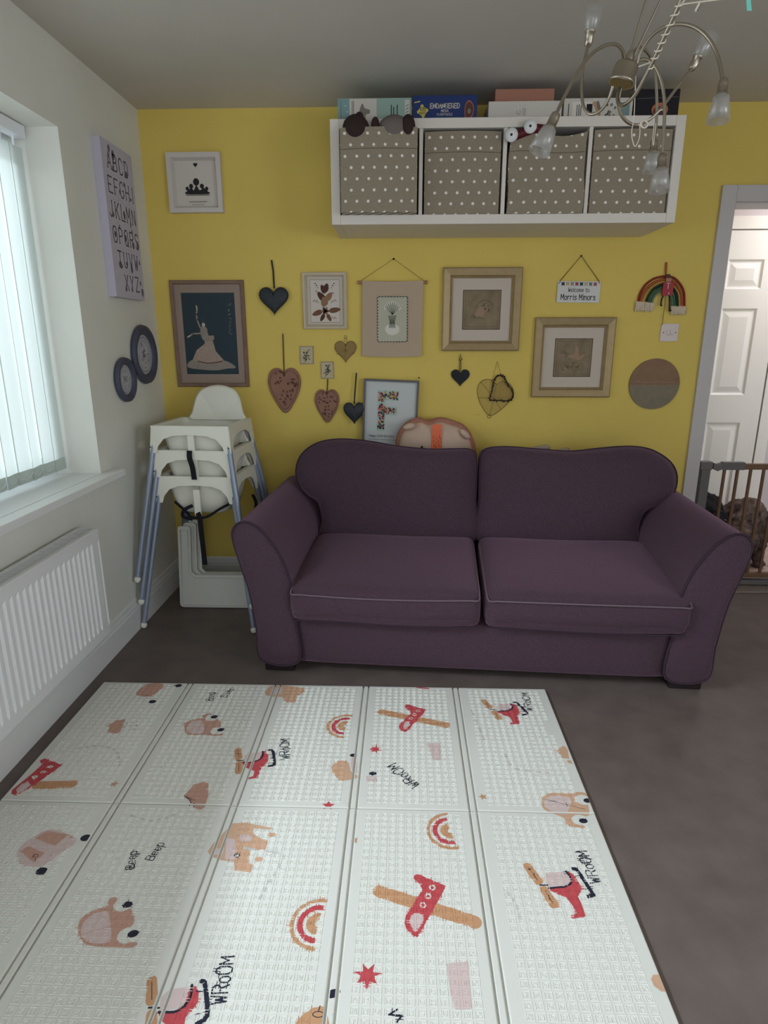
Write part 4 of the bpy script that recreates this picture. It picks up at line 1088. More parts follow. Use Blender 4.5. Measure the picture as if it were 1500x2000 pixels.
# gold frames
m_goldf = mat('champagne_gold_frame', (168, 146, 108), .42, .35, var=.06, vs=30, bump=.15, bs=200); m_mat2 = mat('warm_mat_board', (206, 192, 178), .85, bump=.2, bs=300)
m_art = mat('sepia_artwork', (138, 122, 98), .75, var=.22, vs=16); m_artd = mat('sepia_dark', (96, 82, 64), .75); m_artl = mat('sepia_rose', (164, 134, 112), .75)
def gold(label, x0, x1, z0, z1, seed, flower):
    random.seed(seed)
    t = picture('picture_frame', label, x0, x1, z0, z1, [(0, 0), (0, .026), (.006, .030), (.036, .022), (.044, .012), (.048, .014), (.05, .006)], m_goldf, m_mat2)
    cx, cz = (x0 + x1) / 2 + .002, (z0 + z1) / 2; s = .092
    mb = MB(BACK); mb.frect(cx - s - .004, cx + s + .004, cz - s - .004, cz + s + .004, .0044, m_artd); mb.frect(cx - s, cx + s, cz - s, cz + s, .0047, m_art)
    mb.ribbon([(cx - s + .01, cz - s + .01), (cx + s - .01, cz - s + .01), (cx + s - .01, cz + s - .01), (cx - s + .01, cz + s - .01), (cx - s + .01, cz - s + .01)], .0014, .0049, m_artd)
    for k in range(5):
        a0 = random.uniform(0, 6); px, pz = cx + random.uniform(-.05, .05), cz + random.uniform(-.055, .055)
        mb.arc(px, pz, .016, .0175, a0, a0 + random.uniform(1.5, 4), .005, m_artd, 12)
        for j in range(6): mb.ellipse(px + random.uniform(-.014, .014), pz + random.uniform(-.012, .012), random.uniform(.003, .008), random.uniform(.0015, .004), .0051 + j * .00003, (m_artd, m_artl)[j % 2], 8, random.random() * 3)
    if flower:
        for fx, fz in ((cx + .045, cz - .045), (cx + .015, cz - .055)):
            for r in (.018, .012, .006): mb.arc(fx, fz, r - .0012, r, 0, 2 * pi, .0053, m_artd, 14)
            mb.ribbon([(fx, fz - .018), (fx - .002, cz - s + .012)], .0012, .0052, m_artd)
        mb.poly(sm2([(cx + .01, cz + .06), (cx + .025, cz + .045), (cx + .03, cz + .01), (cx + .06, cz + .02), (cx + .04, cz - .01), (cx, cz - .005), (cx - .03, cz + .01), (cx + .005, cz + .02)]), .0052, m_artl)
    else:
        mb.arc(cx + .015, cz, .045, .0475, .3, 2.9, .0053, m_artd, 16); mb.poly(sm2([(cx - .03, cz - .03), (cx - .02, cz + .005), (cx, cz + .015), (cx + .015, cz - .005), (cx + .01, cz - .03)]), .0052, m_artl)
    mb.build('artwork', t)
gold('champagne gold square frame with a sepia print, the upper left one under the shelf', .190, .583, 1.288, 1.689, 21, False)
gold('gold square frame with a sepia flower print, the lower one below the welcome sign', .662, 1.063, 1.055, 1.452, 22, True)
random.seed(12)
# welcome sign
t = thing('welcome_sign', 'small white wooden sign reading Welcome to Morris Minors on a string', 'sign', (.865, D, 1.52))
FS = (V((.760, D - .004, 1.524)), V((.9999, 0, -.014)), V((.014, 0, .9999)), V((0, -1, 0)))
mb = MB(FS); mb.rect(0, .211, 0, .100, 0, .006, mat('sign_white', (216, 214, 210), .6)); mb.build('board', t)
mb = MB(FS); c = .0064
fc = [mat('flag_' + n_, q_, .7) for n_, q_ in (('navy', (52, 56, 88)), ('tan', (196, 160, 110)), ('grey', (150, 140, 126)), ('red', (158, 70, 66)), ('teal', (40, 68, 84)), ('sand', (200, 170, 130)), ('green', (92, 130, 116)), ('rose', (168, 76, 90)))]
for i in range(8):
    x = .018 + i * .0226; mb.poly([(x, .094), (x + .015, .094), (x + .015, .077), (x + .0075, .082), (x, .077)], c, fc[i])
mb.ribbon([(.012, .095), (.2, .095)], .001, c, m_dark)
write(mb, 'Welcome to', .1055, .050, .020, c, m_dark, .11, 0, .78, serif=True, align='c'); write(mb, 'Morris Minors', .1055, .013, .026, c, m_dark, .125, 0, .80, serif=True, align='c')
mb.build('lettering', t)
mb = MB(BACK); mb.tube([mb.P(.766, 1.612, .012), mb.P(.774, 1.628, .008), mb.P(.867, 1.741, .005), mb.P(.962, 1.625, .008), mb.P(.966, 1.612, .012)], .0018, mat('olive_string', (110, 92, 44), .9), 6)
mb.lathe([(.004, 0), (.004, .008)], mb.P(.867, 1.741, 0), (0, -1, 0), m_dark, 8); mb.build('string', t)
# rainbow hanging
t = thing('rainbow_hanging', 'rope rainbow wall hanging with cream tassel ends near the doorway', 'wall hanging', (1.28, D, 1.47))
def QR(x, y): return bz(1220 + x / 11.11, 500 + y / 11.11)
m_crm = mat('cream_tassel', (214, 196, 172), .95, bump=.5, bs=300)
bands = [('red_rope', (138, 48, 38), [(275, 985), (330, 800), (450, 620), (640, 490), (860, 450), (1050, 480), (1190, 620), (1270, 800), (1280, 1100)]),
         ('rust_rope', (178, 92, 58), [(320, 990), (380, 830), (490, 680), (660, 560), (860, 505), (1010, 540), (1130, 660), (1210, 830), (1225, 1100)]),
         ('ochre_rope', (190, 140, 70), [(365, 995), (425, 850), (530, 710), (690, 600), (860, 560), (980, 600), (1080, 700), (1160, 850), (1175, 1100)]),
         ('dark_green_rope', (30, 58, 48), [(455, 990), (520, 840), (620, 720), (760, 640), (900, 620), (1010, 680), (1080, 780), (1110, 900), (1120, 1100)]),
         ('green_rope', (74, 112, 88), [(520, 1010), (570, 880), (660, 770), (770, 690), (890, 680), (980, 740), (1030, 830), (1060, 950), (1065, 1100)]),
         ('sage_rope', (100, 130, 106), [(570, 1015), (610, 910), (690, 810), (780, 750), (880, 740), (950, 790), (985, 860), (1010, 960), (1015, 1100)])]
for n_, c_, P in bands:
    mb = MB(BACK); r = .0052 if n_ != 'dark_green_rope' else .006
    mb.tube(smooth_path([mb.P(*QR(*p), .010) for p in P], 5), r, mat(n_, c_, .9, bump=.6, bs=300), 8); mb.build('rope', t)['label'] = n_.replace('_', ' ')
for x0_, x1_, z_, y1_ in ((225, 620, 985, 1195), (985, 1300, 1090, 1270)):
    mb = MB(BACK)
    for i in range(34):
        f_ = i / 33; x = x0_ + (x1_ - x0_) * f_ + random.uniform(-6, 6); a_ = QR(x, z_ + (40 * f_ if x0_ < 300 else 0)); b_ = QR(x + random.uniform(-25, 10) - (20 if x0_ < 300 else 0), y1_ + random.uniform(-25, 20))
        mb.tube([mb.P(*a_, .012), mb.P((a_[0] + b_[0]) / 2, (a_[1] + b_[1]) / 2, .016), mb.P(*b_, .010)], .0028, m_crm, 5)
    mb.build('tassel', t)
mb = MB(BACK)
for dx in (0, .006): mb.tube([mb.P(*QR(870 + dx * 1500, 440), .012), mb.P(*QR(870 + dx * 3000, 300), .01), mb.P(*QR(885 + dx * 3000, 140), .008)], .0028, mat('rust_rope', (0, 0, 0)), 6)
mb.build('hanging_loop', t)
# puppet
t = thing('pull_string_puppet', 'small wooden puppet in a red coat hanging in front of the rope rainbow', 'puppet', (1.32, D - .02, 1.48))
m_sk = mat('painted_skin', (176, 128, 100), .6); m_coat = mat('red_coat_paint', (166, 46, 58), .5); m_trou = mat('navy_paint', (44, 40, 66), .6)
mb = MB(BACK); p = QR(905, 530); mb.slab([(p[0] - .012, p[1] - .011), (p[0] + .013, p[1] - .011), (p[0] + .013, p[1] + .01), (p[0] - .012, p[1] + .01)], .020, .027, m_sk)
mb.build('head', t)
mb = MB(BACK); mb.slab([QR(840, 490), QR(960, 490), QR(940, 405), QR(860, 405)], .020, .028, m_brown); mb.build('hat', t)
mb = MB(BACK); mb.slab([QR(*q) for q in ((800, 590), (870, 570), (960, 570), (1020, 600), (985, 860), (770, 870), (760, 800))], .020, .030, m_coat); cb = mb.build('coat', t)
mb = MB(BACK); mb.poly([QR(*q) for q in ((850, 590), (900, 620), (950, 590), (900, 600))], .0306, m_wht); mb.ribbon([QR(895, 610), QR(885, 720)], .003, .0306, m_wht); mb.ribbon([QR(900, 800), QR(905, 840)], .003, .0306, m_wht); mb.build('collar', cb)
for q in (((800, 860), (760, 960), (745, 1080)), ((930, 860), (935, 1000), (930, 1190))):
    mb = MB(BACK); mb.tube([mb.P(*QR(*k), .022) for k in q], .0042, m_trou, 8); l = mb.build('leg', t)
    mb = MB(BACK); e = QR(*q[-1]); mb.ball(mb.P(e[0] + .002, e[1], .024), .008 if q[-1][1] > 1100 else .004, .006, .0045, m_dark, 6); mb.build('shoe', l)
mb = MB(BACK); mb.tube([mb.P(*QR(850, 870), .018), mb.P(*QR(845, 1050), .016), mb.P(*QR(815, 1280), .014), mb.P(*QR(795, 1500), .012)], .0013, m_brown, 5); mb.build('pull_string', t)
# light switch
t = thing('light_switch', 'white double light switch plate beside the doorway', 'light switch', (1.337, D, 1.335))
m_sw = mat('switch_white', (222, 208, 202), .4)
mb = MB(); mb.box(1.2935, 1.3815, D - .009, D, 1.3345, 1.4205, m_sw, .002); mb.build('plate', t)
for x in (1.324, 1.341):
    mb = MB(); mb.box(x, x + .014, D - .0125, D - .008, 1.366, 1.392, m_sw, .001); o = mb.build('rocker', t)
    mb = MB(); mb.box(x + .001, x + .013, D - .0128, D - .012, 1.3655, 1.3667, m_greyp); mb.build('painted_shade_line', o)  # grey strip drawn in as the shade under each rocker
for x in (1.307, 1.368):
    mb = MB(); mb.lathe([(.0028, 0), (.0028, .001)], (x, D - .009, 1.3775), (0, -1, 0), m_dark, 10); mb.build('screw', t)
# round plaque
t = thing('round_plaque', 'round two tone plaque, brown above and grey below, under the light switch', 'plaque', (1.291, D, .993))
cx, cz, r = 1.2915, 1.1215, .1285
mb = MB(BACK); mb.slab([(cx + r * cos(q), cz + r * sin(q)) for q in [2 * pi * i / 48 for i in range(48)]], .001, .009, mat('weathered_grey_wood', (134, 124, 104), .8, var=.08, vs=30)); pl = mb.build('disc', t)
mb = MB(BACK); r2 = r - .0005
mb.poly([(cx + r2 * cos(q), cz + r2 * sin(q)) for q in [-.035 + (pi + .07) * i / 30 for i in range(31)]], .0094, mat('weathered_brown_wood', (142, 112, 88), .8, var=.08, vs=30))
mb.build('brown_half', pl)
mb = MB(BACK); P = []
for i in range(70):
    P.append((cx - .105 + i * .003, cz + .008 + .007 * abs(sin(i * .9)) * (1.6 if i in range(0, 10) or i in range(36, 44) else .6)))
mb.ribbon(P, .0012, .0098, mat('faded_script', (176, 158, 134), .8)); mb.build('script', pl)
# scuffs on the wall
mb = MB(BACK)
for u, v in ((925, 811), (930, 810), (935, 810), (921, 839), (957, 839), (1004, 836), (1012, 836), (1018, 836), (1033, 838), (974, 620), (1000, 650)):
    x, z = bz(u, v); mb.ribbon([(x, z), (x + random.uniform(.004, .01), z + random.uniform(-.001, .001))], .0016, .0004, mat('wall_scuff', (150, 128, 60), .9))
mb.build('trim_5')['kind'] = 'structure'
# ---------------------------------------------------------------- soft toys behind the sofa
def skin_blob(name, parent, parts, m, vox=.012, disp=.0, dscale=.03, sm=4):
    """one continuous surface grown from overlapping ellipsoids"""
    mb = MB()
    for p in parts:
        c, r = p[0], p[1]; mb.ball(c, *r, m, 8, p[2] if len(p) > 2 else None)
    o = mb.build(name, parent)
    r_ = o.modifiers.new('merge', 'REMESH'); r_.mode = 'VOXEL'; r_.voxel_size = vox; r_.use_smooth_shade = True
    s_ = o.modifiers.new('smooth', 'SMOOTH'); s_.factor = .5; s_.iterations = sm
    if disp:
        tx = bpy.data.textures.new(name + '_fur', 'CLOUDS'); tx.noise_scale = dscale; tx.noise_depth = 3
        d_ = o.modifiers.new('fur', 'DISPLACE'); d_.texture = tx; d_.strength = disp; d_.mid_level = .5
    return o
m_fl = mat('blush_fleece', (208, 180, 160), .95, bump=.5, bs=120, var=.06, vs=14); m_fur = mat('brown_pink_fur', (178, 124, 106), .98, bump=1, bs=300, var=.15, vs=60)
m_neon = mat('coral_felt', (240, 122, 84), .8); YP = 3.235
t = thing('plush_toy', 'large round plush toy with a coral striped nose lying upside down on the sofa back', 'soft toy', (.16, YP, .80))
cx, cz = .163, .83
def PF(u, v): return bz(u, v, YP - .03)
out = sm2([PF(*p) for p in ((776, 905), (772, 880), (773, 858), (780, 840), (796, 824), (818, 816), (836, 822), (860, 816), (886, 822), (908, 832), (922, 850), (930, 874), (932, 905))], 4, False)
out += [(out[-1][0] - .02, .72), (out[0][0] + .02, .72)]
fr = (V((0, YP, 0)), V((1, 0, 0)), V((0, 0, 1)), V((0, -1, 0)))
mb = MB(fr); mb.puff(out, 0, .055, m_fur, 8, both=True, ctr=(cx, .80)); mb.build('fur_rim', t)
face = [(cx + (x - cx) * .89, .80 + (y - .80) * .86) for x, y in out]
mb = MB(fr); mb.puff(face, .028, .05, m_fl, 8, ctr=(cx, .80)); fo = mb.build('face', t)
mb = MB(fr)
def onface(u, v): return bz(u, v, YP - .075)
L = []
for k in range(9):
    v = 829 + k * 9
    a_ = onface(845 + (-6 * k / 8), v); b_ = onface(863 - 1 * k / 8, v); hh = .0795 if k else .070
    L.append([fr[0] + V((x, -hh - .004 * (j in (1, 2)), z)) for j, (x, z) in enumerate([a_, ((2 * a_[0] + b_[0]) / 3, a_[1]), ((a_[0] + 2 * b_[0]) / 3, a_[1]), b_])])
mb.rings(L, m_neon, False, False, False, closed=False)
for i in range(14):
    u = 846 + (i % 4) * 5 + (i % 3); v = 853 + (i // 4) * 8 + (i % 2) * 3; a_ = onface(u, v)
    mb.tube([fr[0] + V((a_[0], -.085, a_[1] + .005)), fr[0] + V((a_[0], -.085, a_[1] - .005))], .0011, m_dark, 4)
mb.build('striped_nose', fo)['label'] = 'coral felt stripe with dark stitches'
for u, v, a_ in ((799, 833, .25), (908, 848, -.75)):
    p = B(u, v, YP - .07); mb = MB(); mb.ball(p, .034, .018, .017, m_fl, 8, Matrix.Rotation(-a_, 3, 'Y')); mb.build('ear', fo)
p = B(824, 873, YP - .082); mb = MB(); mb.ball(p, .006, .004, .006, m_dark, 6); mb.build('eye', fo)
m_gp = mat('grey_beige_plush', (176, 160, 138), .95, bump=.6, bs=200)
t = thing('plush_toy', 'grey beige plush toy with two long limbs slipping behind the right sofa cushion', 'soft toy', (.70, 3.2, .74))
skin_blob('body', t, [(B(1050, 896, 3.2), (.11, .05, .05)), (B(1030, 886, 3.19), (.05, .03, .02))], m_gp, .008)
mb = MB(); mb.tube(smooth_path([B(1018, 886, 3.19), B(1040, 878, 3.18), B(1062, 874, 3.17), B(1070, 874, 3.17)], 4), .014, m_gp, 10); mb.ball(B(1069, 874, 3.17), .016, .015, .013, m_gp, 6); mb.build('arm', t)
mb = MB(); mb.tube(smooth_path([B(1060, 889, 3.19), B(1085, 883, 3.18), B(1106, 879, 3.17)], 4), .013, m_gp, 10); mb.ball(B(1106, 879, 3.17), .018, .015, .014, m_gp, 6); mb.build('arm', t)

# ---------------------------------------------------------------- chandelier
m_frost = bpy.data.materials.new('frosted_glass'); m_frost.use_nodes = True
nt = m_frost.node_tree; nt.nodes.clear()
o_ = nt.nodes.new('ShaderNodeOutputMaterial'); mx = nt.nodes.new('ShaderNodeMixShader'); m2 = nt.nodes.new('ShaderNodeMixShader'); tr = nt.nodes.new('ShaderNodeBsdfTransparent'); tl = nt.nodes.new('ShaderNodeBsdfTranslucent'); gl = nt.nodes.new('ShaderNodeBsdfGlossy'); di = nt.nodes.new('ShaderNodeBsdfDiffuse'); m3 = nt.nodes.new('ShaderNodeMixShader')
tl.inputs[0].default_value = (.6, .58, .54, 1); di.inputs[0].default_value = (.55, .53, .5, 1); gl.inputs['Roughness'].default_value = .25
mx.inputs[0].default_value = .5; m2.inputs[0].default_value = .42; m3.inputs[0].default_value = .2
nt.links.new(tl.outputs[0], mx.inputs[1]); nt.links.new(di.outputs[0], mx.inputs[2]); nt.links.new(mx.outputs[0], m3.inputs[1]); nt.links.new(gl.outputs[0], m3.inputs[2])
nt.links.new(tr.outputs[0], m2.inputs[1]); nt.links.new(m3.outputs[0], m2.inputs[2]); nt.links.new(m2.outputs[0], o_.inputs[0])
YC = 1.40
hub0, hub1 = B(1226, 124, YC), B(1213, 163, YC)
ch = thing('chandelier', 'brushed nickel ceiling lamp with curling arms and small frosted glass shades', 'ceiling lamp', tuple(B(1480, -330, YC)))
mb = MB(); ax = (hub0 - hub1).normalized(); Lh = (hub0 - hub1).length
mb.lathe([(.021, -.001), (.0255, 0), (.0255, .004), (.0238, .006), (.0228, Lh - .006), (.020, Lh), (.006, Lh + .003)], hub1, ax, m_steel, 24)
mb.lathe([(.008, 0), (.009, .012), (.005, .022)], hub0, ax, m_steel, 12)
mb.build('hub', ch)
cc = V((.58, YC, HC))
mb = MB(); mb.lathe([(.075, 0), (.075, .012), (.06, .03), (.015, .034)], cc, (0, 0, -1), m_steel, 32); mb.build('ceiling_canopy', ch)
for (u0, v0), (u1, v1), dx in (((1228, 114), (1262, 0), -.045), ((1237, 112), (1290, 0), .03)):
    a_, b_ = B(u0, v0, YC), B(u1, v1, YC); k = (HC - .03 - a_.z) / (b_.z - a_.z)
    e = a_ + (b_ - a_) * k; mb = MB(); mb.tube([a_, e], .0022, m_steel, 6); mb.build('suspension_wire', ch)
def shade(parent, p, d, s=1.0):
    d = d.normalized(); mb = MB()
    mb.lathe([(.003, -.012 * s), (.0075, -.008 * s), (.0085, 0), (.0085, .013 * s), (.010, .014 * s), (.010, .018 * s)], p, d, m_steel, 14); mb.build('lamp_holder', parent)
    mb = MB(); mb.lathe([(.010 * s, .016 * s), (.0125 * s, .018 * s), (.0150 * s, .030 * s), (.0195 * s, .058 * s), (.0186 * s, .058 * s), (.0140 * s, .031 * s), (.0105 * s, .019 * s)], p, d, m_frost, 24, False); g = mb.build('glass_shade', parent)
    mb = MB(); mb.lathe([(.004, .017 * s), (.006, .024 * s), (.006, .040 * s), (.002, .046 * s)], p, d, m_frost, 10); mb.build('bulb', parent)
def arm_(pts, y1, s=1.0, r=.0032, y0=YC, tip=None):
    n = len(pts); P = [B(u, v, y0 + (y1 - y0) * (i / (n - 1)) ** 1.2) for i, (u, v) in enumerate(pts)]
    Q = smooth_path(P, 6); mb = MB(); mb.tube(Q, r, m_steel, 8); o = mb.build('arm', ch)
    if tip:
        e = B(*tip, y1 - .005); shade(o, Q[-1], e - Q[-1], s)
    return Q
QA = arm_([(1219, 122), (1216, 100), (1203, 87), (1182, 89), (1155, 106), (1130, 138), (1108, 178), (1092, 210), (1082, 232)], 1.22, 1.0, tip=(1058, 285))
QB = arm_([(1197, 168), (1190, 190), (1178, 211), (1162, 222), (1149, 221), (1139, 205), (1136, 170), (1139, 130), (1146, 100), (1150, 80)], 1.50, 1.0, tip=(1160, 20))
QC = arm_([(1212, 172), (1208, 200), (1214, 225), (1230, 241), (1252, 243), (1278, 226), (1302, 198), (1330, 160), (1355, 128)], 1.52, 1.0, tip=(1388, 66))
QE = arm_([(1233, 120), (1239, 100), (1251, 93), (1265, 103), (1276, 125), (1281, 160), (1283, 205), (1281, 250), (1277, 282)], 1.56, .98, tip=(1271, 345))
QF_ = arm_([(1241, 133), (1248, 119), (1260, 116), (1274, 124), (1287, 145), (1295, 175), (1298, 215), (1296, 265), (1293, 312)], 1.36, 1.0, tip=(1288, 370))
QG = arm_([(1240, 150), (1245, 120), (1257, 92), (1275, 68), (1300, 52), (1328, 47), (1356, 53), (1381, 72), (1399, 102), (1408, 135), (1412, 166)], 1.28, 1.02, tip=(1402, 235))
QD = arm_([(1210, 172), (1206, 190), (1209, 203), (1220, 204), (1238, 188), (1256, 158), (1276, 118), (1300, 66), (1330, 2), (1348, -45), (1356, -90)], 1.16, 1.0, .0036, tip=(1352, -165))
# string wrapped round the rising arm
t = thing('string', 'white string wound around the rising lamp arm and trailing to the upper right', 'string', tuple(QD[40]))
mb = MB(); P = []
seg = QD[34:52]
for i in range(len(seg) - 1):
    a_, b_ = seg[i], seg[i + 1]; d = (b_ - a_).normalized(); u_ = d.orthogonal().normalized(); w2 = d.cross(u_)
    for k in range(4):
        q = (i * 4 + k) * .9; P.append(a_ + (b_ - a_) * k / 4 + (u_ * cos(q) + w2 * sin(q)) * .0052)
mb.tube(P, .0012, m_string, 5); mb.tube([B(1248, 130, 1.36), B(1270, 122, 1.33)], .0014, m_string, 5)
e = B(1328, 9, 1.2); mb.tube([e, B(1365, 4, 1.15), B(1405, -1, 1.12), B(1470, -9, 1.1), B(1600, -30, 1.1)], .0012, m_string, 5)
mb.tube([B(1368, 3, 1.15), B(1362, 14, 1.15), B(1358, 22, 1.15)], .0018, m_string, 5); mb.tube([B(1368, 3, 1.15), B(1367, 12, 1.15), B(1362, 20, 1.15)], .0018, m_greyp, 5)
mb.build('cord', t)
t = thing('thread_loop', 'thin white thread hanging in a long loop below the lamp arms', 'string', tuple(B(1241, 140, 1.38)))
mb = MB(); mb.tube(smooth_path([B(*p, 1.39) for p in ((1242, 135), (1241, 170), (1238, 230), (1234, 255), (1235, 272), (1240, 286), (1247, 275), (1250, 258), (1249, 244), (1246, 243))], 5), .0009, m_string, 5)
for ph in (0, 1):
    mb.tube(smooth_path([B(1258 + (7 - ph * 2) * cos(q), 243 + (7 - ph) * sin(q), 1.40 + .003 * ph) for q in [i * .7 + ph for i in range(10)]], 3), .0013, m_string, 5)
mb.tube(smooth_path([B(*p, 1.44) for p in ((1262, 236), (1276, 228), (1288, 216), (1298, 214))], 5), .0012, m_string, 5)
mb.tube(smooth_path([B(*p, 1.46) for p in ((1277, 232), (1277, 250), (1275, 270), (1276, 284), (1279, 262), (1281, 240))], 5), .0008, m_string, 5)
mb.build('thread', t)
t = thing('clothes_peg', 'small wooden clothes peg clipped to a curl of the lamp', 'peg', tuple(B(1165, 212, 1.43)))
for (u0, v0), (u1, v1) in (((1160, 199), (1171, 225)), ((1167, 198), (1172, 217))):
    a_, b_ = B(u0, v0, 1.435), B(u1, v1, 1.435); mb = MB(); mb.tube([a_, (a_ + b_) / 2, b_], .0028, m_wood if u0 == 1160 else m_metalgrey, 4); mb.build('peg_half', t)
t = thing('hanging_ribbon', 'short turquoise ribbon hanging from the string at the upper right corner', 'ribbon', tuple(B(1462, -5, 1.1)))
mb = MB(); m_tq = mat('turquoise_ribbon', (120, 205, 190), .7)
mb.rings([[B(1457 + k * .5, v, 1.1), B(1466 + k * .6, v, 1.098)] for k, v in enumerate((-8, 0, 8, 15, 21))], m_tq, True, False, False, closed=False)
mb.build('ribbon', t, recalc=False)

# ---------------------------------------------------------------- safety gate
YG = D + .03
gt = thing('safety_gate', 'grey metal and brown wood child safety gate across the doorway', 'safety gate', (1.97, YG, .008))
m_gw = mat('brown_gate_wood', (122, 92, 70), .5, var=.1, vs=20, stretch=(1, 1, .1))
mb = MB(); mb.box(1.603, 1.652, YG - .018, YG + .018, .03, .675, m_metalgrey, .006); mb.build('post', gt)
mb = MB(); mb.box(1.594, 1.657, YG - .022, YG + .022, .668, .712, m_metalgrey, .004); mb.build('post_cap', gt)
mb = MB(); mb.tube([(1.5815, YG, .704), (1.598, YG, .704)], .004, m_dark, 8); mb.lathe([(.010, 0), (.010, .004)], (1.5815, YG, .704), (1, 0, 0), m_dark, 10); mb.build('wall_pin', gt)
mb = MB((V((0, YG, 0)), V((1, 0, 0)), V((0, 0, 1)), V((0, -1, 0)))); mb.slab([(1.664, .69), (1.668, .703), (1.69, .697), (1.715, .705), (1.715, .672), (1.69, .660), (1.668, .672)], -.014, .014, m_metalgrey); mb.build('hinge', gt)
mb = MB(); mb.box(1.712, 1.832, YG - .016, YG + .016, .667, .709, m_metalgrey, .004); mb.build('latch_handle', gt)
mb = MB(); mb.box(1.80, 2.33, YG - .013, YG + .013, .669, .700, m_gw, .003); mb.build('top_rail', gt)
mb = MB(); mb.box(1.665, 2.33, YG - .013, YG + .013, .050, .078, m_gw, .003); mb.build('bottom_rail', gt)
x = 1.732
while x < 2.32:
    mb = MB(); mb.tube([(x, YG, .075), (x, YG, .672)], .0085, m_gw, 10); mb.build('spindle', gt); x += .0695
mb = MB(); mb.box(1.583, 2.362, YG - .020, YG + .020, .010, .038, m_metalgrey, .004); mb.build('ground_bar', gt)
mb = MB(); mb.box(2.315, 2.36, YG - .018, YG + .018, .038, .71, m_metalgrey, .006); mb.build('post', gt)

# ---------------------------------------------------------------- dogs behind the gate
m_bd = mat('black_curly_coat', (26, 24, 26), .9, bump=1, bs=90, var=.3, vs=40); m_gdg = mat('grizzled_brown_coat', (104, 88, 82), .95, bump=1, bs=110, var=.8, vs=22); m_nose = mat('wet_black_nose', (14, 12, 14), .25)
def dog(label, x, y, head, k, m, face, legs_front):
    t = thing('dog', label, 'dog', (x, y, 0))
    hx, hy, hz = head
    f = V((face[0], face[1], 0)).normalized(); s = V((-f.y, f.x, 0))
    c = V((x, y, 0)); hd = V(head)
    P = [(c - f * .10 * k + V((0, 0, .15 * k)), (.13 * k, .13 * k, .13 * k)), (c + V((0, 0, .20 * k)), (.115 * k, .12 * k, .14 * k)), (c + f * .08 * k + V((0, 0, .24 * k)), (.10 * k, .10 * k, .13 * k))]
    nk0 = c + f * .10 * k + V((0, 0, .30 * k))
    for i in range(5): P.append((nk0 + (hd - nk0) * i / 4, (.07 * k, .07 * k, .07 * k)))
    P.append((hd, (.075 * k, .08 * k, .072 * k))); P.append((hd + f * .07 * k + V((0, 0, -.02 * k)), (.04 * k, .045 * k, .034 * k)))
    for sg in (-1, 1):
        P.append((hd + s * sg * .072 * k + V((0, 0, -.03 * k)) - f * .01, (.026 * k, .03 * k, .062 * k)))
        a_ = c + f * .13 * k + s * sg * .06 * k
        for i in range(6): P.append((a_ + V((0, 0, (.04 + .20 * i / 5) * k)), ((.030 + .004 * i) * k,) * 3))
        P.append((a_ + f * .03 * k + V((0, 0, .022 * k)), (.035 * k, .04 * k, .022 * k)))
        h = c - f * .10 * k + s * sg * .10 * k
        P.append((h + V((0, 0, .11 * k)), (.07 * k, .08 * k, .09 * k))); P.append((h + f * .09 * k + V((0, 0, .024 * k)), (.055 * k, .05 * k, .024 * k)))
    for i in range(5): P.append((c - f * (.22 + .035 * i) * k + V((0, 0, (.06 + .02 * i) * k)), (.028 * k,) * 3))
    skin_blob('body', t, P, m, .011, .024 * k, .026, 3)
    mb = MB(); mb.ball(hd + f * .112 * k + V((0, 0, -.015 * k)), .014 * k, .014 * k, .011 * k, m_nose, 6); mb.build('nose', t)
    for sg in (-1, 1):
        mb = MB(); mb.ball(hd + f * .074 * k + s * sg * .030 * k + V((0, 0, .016 * k)), .008 * k, .008 * k, .008 * k, m_nose, 6); mb.build('eye', t)
    return t
dog('black curly coated dog sitting behind the gate post', 1.74, 3.76, tuple(B(1369, 1002, 3.60)), 1.25, m_bd, (.6, -.8), 0)
dog('grizzled grey brown shaggy dog behind the wooden gate bars', 2.13, 3.84, tuple(B(1446, 1050, 3.62)), 1.12, m_gdg, (-.1, -1), 0)

# ---------------------------------------------------------------- play mat
m_foam = mat('white_foam', (232, 232, 224), .45, bump=.15, bs=300, spec=.35)
PM = {'R': mat('mat_red_print', (202, 84, 90), .5), 'T': mat('mat_tan_print', (206, 158, 120), .5), 'P': mat('mat_pink_print', (230, 200, 192), .5), 'O': mat('mat_apricot_print', (216, 176, 146), .5),
      'N': mat('mat_navy_print', (42, 42, 58), .5), 'G': mat('mat_grey_smudge', (208, 206, 202), .6), 'W': m_foam, 'K': mat('mat_dusty_pink_print', (220, 200, 196), .5), 'D': mat('mat_dark_rose_print', (204, 162, 144), .5)}
gx = [-1.205 + .3544 * i for i in range(6)]; gy = [.190, .860, 1.5305, 2.203]
ZT = .012
mt = thing('play_mat', 'white foam folding play mat with toy prints and embossed letter squares on the floor', 'play mat', (gx[2] + .17, 1.2, 0))
prints = []                                       # (colour, polygon, kind)
def poly(c, *pts, s=0):
    P = [fz(*p) for p in pts]
    if s: P = sm2(P, s)
    prints.append((c, P)); return P
def cap(c, a, b, r, r2=None):
    """rounded bar from a to b"""
    a = V(fz(*a)); b = V(fz(*b)); d = (b - a).normalized(); q0 = atan2(d.y, d.x); r2 = r2 or r; P = []
    a = a + d * r; b = b - d * r2
    for i in range(9): q = q0 + pi / 2 + pi * i / 8; P.append((a.x + r * cos(q), a.y + r * sin(q)))
    for i in range(9): q = q0 - pi / 2 + pi * i / 8; P.append((b.x + r2 * cos(q), b.y + r2 * sin(q)))
    prints.append((c, P))
